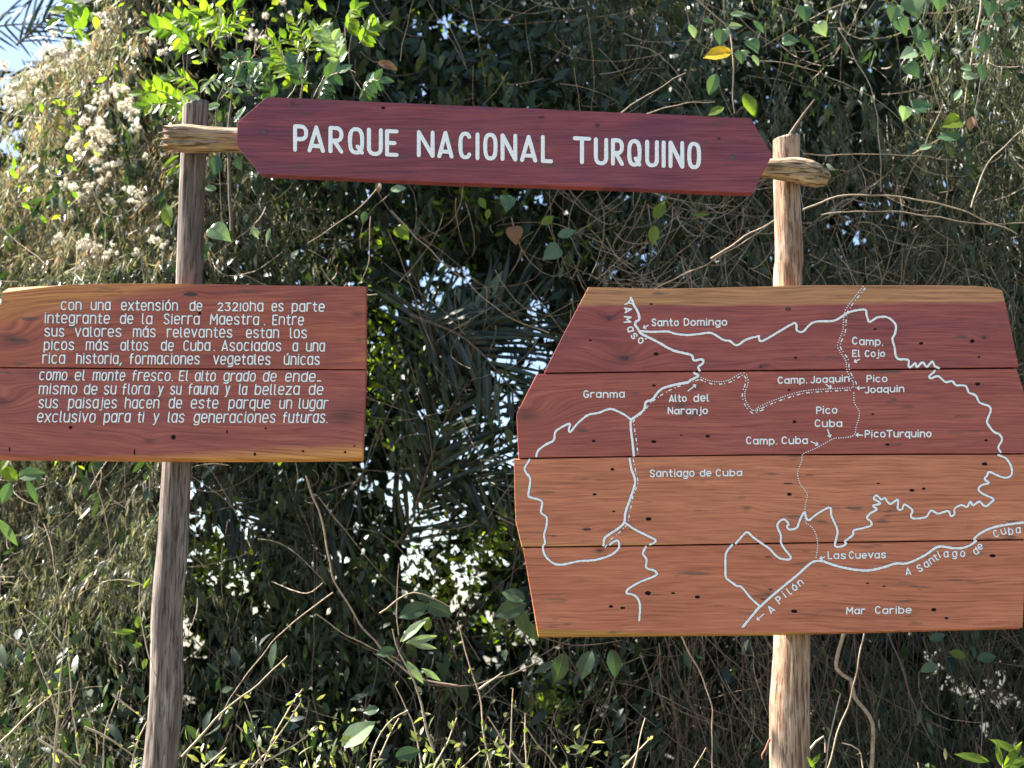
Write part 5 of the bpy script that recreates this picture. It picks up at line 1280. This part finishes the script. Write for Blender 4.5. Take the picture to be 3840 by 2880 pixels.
# ---- weeds standing along the bottom: stalk, small leaves
M_wleaf = leaf_material('weed_leaf', [(0, (0.085, 0.12, 0.045)), (.6, (0.17, 0.19, 0.08)), (1, (0.30, 0.27, 0.15))], .45, .4)
weeds = [(E6, [(-40, 1570), (100, 1430), (270, 1270)], 'bare twig slanting up from the left edge'), (E6, [(290, 1700), (300, 1420), (260, 1250), (180, 1040), (60, 760)], 'tall bent stalk reaching high at the far left'),
         (E6, [(275, 1700), (300, 1400), (320, 1100), (330, 1020), (240, 900), (140, 820)], 'stalk forking left at the knee'), (E6, [(330, 1030), (345, 950), (357, 870)], 'short upright twig tip'), (E6, [(440, 1700), (405, 1500), (378, 1300), (370, 1100), (360, 960)], 'leafy upright stalk with pale small leaves'),
         (E6, [(535, 1700), (555, 1500), (575, 1400), (625, 1245)], 'kinked pale stalk'), (E6, [(440, 1440), (600, 1520), (760, 1640)], 'twig slanting down to the left post'), (E6, [(590, 1265), (690, 1350), (760, 1400)], 'short twig touching the left post'),
         (E6, [(690, 1680), (740, 1480), (790, 1380)], 'leafy sprig at the left post foot'), (E6, [(960, 1600), (1100, 1440), (1240, 1310), (1400, 1180), (1515, 1065)], 'long straight cane rising right of the left post'), (E6, [(1390, 1700), (1350, 1500), (1290, 1310)], 'brown stalk with a dry tip'),
         (E6, [(1040, 1690), (1190, 1555)], 'short slanting twig'), (E6, [(1290, 1700), (1420, 1560), (1500, 1450), (1585, 1320)], 'green-tipped stalk leaning right'), (E6, [(1380, 1660), (1480, 1420), (1595, 1240)], 'budding stalk leaning right'), (E6, [(1060, 1700), (1200, 1640), (1400, 1620), (1680, 1440)], 'arching grassy stalk'),
         (E7, [(600, 1060), (545, 880), (485, 640), (375, 430), (332, 268)], 'tall thin cane left of the gap middle'), (E7, [(530, 1230), (480, 920), (420, 780), (350, 650)], 'cane with a broken pale tip'), (E7, [(975, 1230), (915, 900), (895, 700), (830, 520), (750, 230)], 'tallest double cane below the map corner'),
         (E7, [(180, 1230), (205, 1060), (250, 950), (340, 860), (430, 802)], 'bowed cane bending right'), (E7, [(205, 1180), (290, 1000), (375, 850)], 'slanting cane crossing the bowed one'), (E7, [(610, 1150), (690, 1000), (752, 855)], 'leaning twig with buds'), (E7, [(1420, 1230), (1330, 1080), (1260, 1000), (1180, 880)], 'reddish forked twig'),
         (E7, [(1195, 1150), (1190, 820)], 'straight thin upright twig'), (E7, [(1160, 1140), (1040, 980), (950, 840)], 'twig leaning left'), (E7, [(750, 1200), (900, 1060)], 'short pale twig by the bottom edge'), (E7, [(1880, 1220), (1930, 1000), (1972, 858)], 'pinkish twig under the map'), (E7, [(1840, 1160), (2012, 965)], 'slanting pinkish twig under the map'),
         (E7, [(900, 670), (1040, 550)], 'pale side twig on the tallest cane'), (E8, [(915, 1230), (970, 900), (1022, 690)], 'reddish-white upright twig right of the right post'), (E8, [(815, 1075), (910, 968), (925, 1080)], 'bent twig touching the right post foot'), (E8, [(50, 1230), (150, 1045)], 'pinkish twig left of the right post foot'),
         (E8, [(1540, 1230), (1520, 1130)], 'stub twig at the bottom right'), (E8, [(1180, 1230), (1150, 1060), (1030, 1010)], 'mossy twig at the bottom right'), (E7, [(1090, 1200), (1105, 900), (1110, 660)], 'dark upright twig below the map corner'), (E6, [(200, 1500), (340, 1590), (420, 1650)], 'small twig in the bottom left corner'), (E6, [(0, 1530), (60, 1600), (80, 1700)], 'brown stub in the bottom left corner')]
for i, (fn, pth, lab) in enumerate(weeds):
    d0 = random.uniform(-.05, .75) if i not in (6, 7, 8, 29) else .12
    pth = [fn(*q) for q in pth]
    if pth[0][1] > 2840:   # rooted in the ground below the frame
        a, b = pth[0], pth[1]; dx = (a[0] - b[0]) / max(40, a[1] - b[1]); pth = [(a[0] + dx * 500, a[1] + 500)] + pth
    root = empty('weed_stalk', W(*pth[0], d0)); tag(root, lab + ', among the weeds along the bottom', 'weed', 'dry weeds standing along the bottom')
    o, P_ = stem_px(pth, d0, .0052, .0022, 'stem', M_weed if i % 3 else M_twig, root, wob=.008, nseg=5)
    n = int(len(P_) * (1.3 if i in (4, 8, 12, 13, 14, 20) else .5))
    if n > 2:
        idx = rng.integers(len(P_) // 4, len(P_), n); P = np.array([tuple(P_[j]) for j in idx]); D = rdir(n); D[:, 2] += .3
        L = rng.uniform(.012, .034, n); 
        V, T = leaves(P - np.array(root.location), D, rdir(n), L, L * .5, OVAL)
        link('leaves', np_mesh('leaves', V, T, tint=np.repeat(rng.random(n), 8)), M_wleaf, root)['kind'] = 'stuff'
# low sunny herbs and grass blades along the bottom
P = []
for _ in range(45):
    x = random.choice([random.gauss(1000, 180), random.gauss(1500, 260), random.gauss(2000, 200), random.uniform(0, 3840), random.gauss(1150, 120)]); d0 = random.uniform(.0, 1.3)
    q = W(x, random.uniform(2790, 2990) - abs(random.gauss(0, 50)), d0)
    for _ in range(random.randint(4, 9)): P.append((q.x + random.gauss(0, .035), q.y + random.gauss(0, .04), q.z + random.gauss(0, .05)))
P = np.array(P); n = len(P); D = rdir(n); D[:, 2] += .5; L = rng.uniform(.025, .065, n)
tag(leaf_cloud('low_herbs', P, D, rdir(n) + np.array([-.4, 0, .5]), L, L * .32, OVAL, M_wleaf, rng.random(n)), kind='stuff')
xx = np.concatenate([rng.normal(-.75, .25, 40), rng.normal(-.1, .35, 30), rng.uniform(-2.4, 2.4, 40)])
n = len(xx); P = np.column_stack([xx, rng.uniform(.1, 2.2, n), np.full(n, .0)]); D = np.column_stack([rng.normal(0, .22, n), rng.normal(0, .2, n), np.ones(n)])
L = rng.uniform(.6, 1.12, n)
P[:, 2] = 0
tag(leaf_cloud('tall_grass', P, D, rdir(n) * .5 + np.array([-.3, -1, 0]), L, np.full(n, .011), NARROW, M_wleaf, rng.random(n), .12), kind='stuff')

# ---- fluffy seed heads of the dry climber
M_fluff = leaf_material('cream_seed_fluff', [(0, (0.68, 0.63, 0.54)), (1, (0.84, 0.79, 0.70))], .35, .9, spec=.1, tcol=(1, 1, .95))
fluff_meshes = []
for v in range(5):
    cs = rng.normal(0, .55, (8, 3)) * np.array([1, .7, .7]); PP, DD = [], []
    for c in cs:
        k = 95; d = rdir(k); PP.append(np.tile(c, (k, 1)) + d * .06); DD.append(d)
    P = np.concatenate(PP); D = np.concatenate(DD); n = len(P); L = rng.uniform(.28, .5, n)
    V, T = leaves(P, D, rdir(n), L, np.full(n, .055), (np.array([(0, -.5, 0), (0, .5, 0), (1, 0, 0)], float), np.array([(0, 1, 2)])), 0)
    me = np_mesh('fluff', V, T, tint=np.repeat(rng.random(n), 3)); me.materials.append(M_fluff); fluff_meshes.append(me)
clusters = [
    ('seed heads hanging left of the broken end of the log rail, high up', [(760, 590, 34), (800, 575, 26), (660, 640, 34), (620, 655, 26), (790, 690, 34), (860, 720, 36), (840, 660, 28)]),
    ('seed heads level with the log rail, well left of the left post', [(560, 790, 34), (640, 810, 40), (590, 850, 32), (700, 870, 36), (660, 890, 28)]),
    ('seed heads just under rail level, far left of the post', [(600, 950, 30), (480, 920, 34), (440, 950, 26), (650, 980, 38), (620, 1040, 30), (500, 1000, 24)]),
    ('small pair of seed heads midway between rail height and text board', [(700, 1090, 32), (770, 1055, 22)]),
    ('broad spray above the text board, left of its middle', [(420, 1190, 36), (480, 1220, 34), (560, 1210, 36), (640, 1180, 34), (520, 1270, 30), (700, 1290, 30)]),
    ('seed heads close left of the left post, above the text board', [(850, 1230, 30), (910, 1260, 34), (890, 1300, 26)]),
    ('row of seed heads just above the top edge of the text board', [(380, 1540, 34), (570, 1560, 36), (530, 1590, 30), (640, 1600, 30), (720, 1640, 30), (880, 1640, 32)]),
    ('large mass of seed heads below the open sky, top left', [(320, 300, 40), (380, 330, 38), (450, 280, 36), (540, 290, 38), (350, 220, 34), (270, 360, 34), (420, 420, 34), (480, 400, 30), (580, 330, 30), (310, 440, 30), (220, 460, 30), (400, 370, 34), (500, 340, 34)]),
    ('seed heads at the far left edge, level with the name board', [(100, 610, 40), (60, 660, 36), (160, 640, 30), (30, 420, 30), (240, 600, 30), (80, 560, 30)]),
    ('seed heads among the dark leaves above the name board\'s left end', [(1720, 100, 26), (1640, 220, 30), (1700, 250, 28), (1600, 240, 24)]),
    ('two seed heads at the top edge above the name board\'s left end', [(1860, 105, 24), (1830, 20, 24)]),
    ('tiny seed heads near the broken left end of the log rail', [(890, 840, 24), (1060, 1000, 16), (950, 1010, 16)]),
    ('seed heads close to the top edge, left of the lime sprigs', [(640, 110, 30), (700, 150, 28)]),
    ('seed heads up between the lime sprigs', [(1050, 330, 24), (980, 260, 24)]),
    ('low seed heads touching the left post above the text board', [(1000, 1560, 26), (1080, 1590, 22)])]
hi = 0
for lab, heads in clusters:
    cx, cy = E1(sum(h_[0] for h_ in heads) / len(heads), sum(h_[1] for h_ in heads) / len(heads)); q0 = W(cx, cy, 2.0)
    d0 = float(veil_depth(np.array([q0.x]), np.array([q0.z]))[0]) - .32 if cx < 900 else 1.9
    d0 = max(d0 - .35, 1.1)
    root = empty('seed_head_spray', W(cx, cy, d0)); tag(root, 'cream fluffy ' + lab, 'seed heads', 'sprays of fluffy seed heads on the dry climber')
    for (x, y, r) in heads:
        px, py = E1(x, y); q = W(px, py, d0 + random.uniform(-.1, .06))
        o = bpy.data.objects.new('seed_head', fluff_meshes[hi % 5]); hi += 1; col.objects.link(o); o.parent = root; o.location = q - root.location
        s_ = r * .57866 * (d0 - CAMY) / F * random.uniform(1.2, 1.7); o.scale = (s_, s_, s_); o.rotation_euler = (random.uniform(0, 6), random.uniform(-.4, .4), random.uniform(0, 6))
        a = q - root.location; b_ = Vector((a.x * .3, .1, a.z * .3 - .04))
        V, T = tubes([np.array([tuple(v) for v in catmull([b_, (a + b_) / 2 + Vector((.01, 0, .015)), a], .02)])], [(.0016, .001)], 4)
        link('stem', np_mesh('stem', V, T, True), M_twig, root)
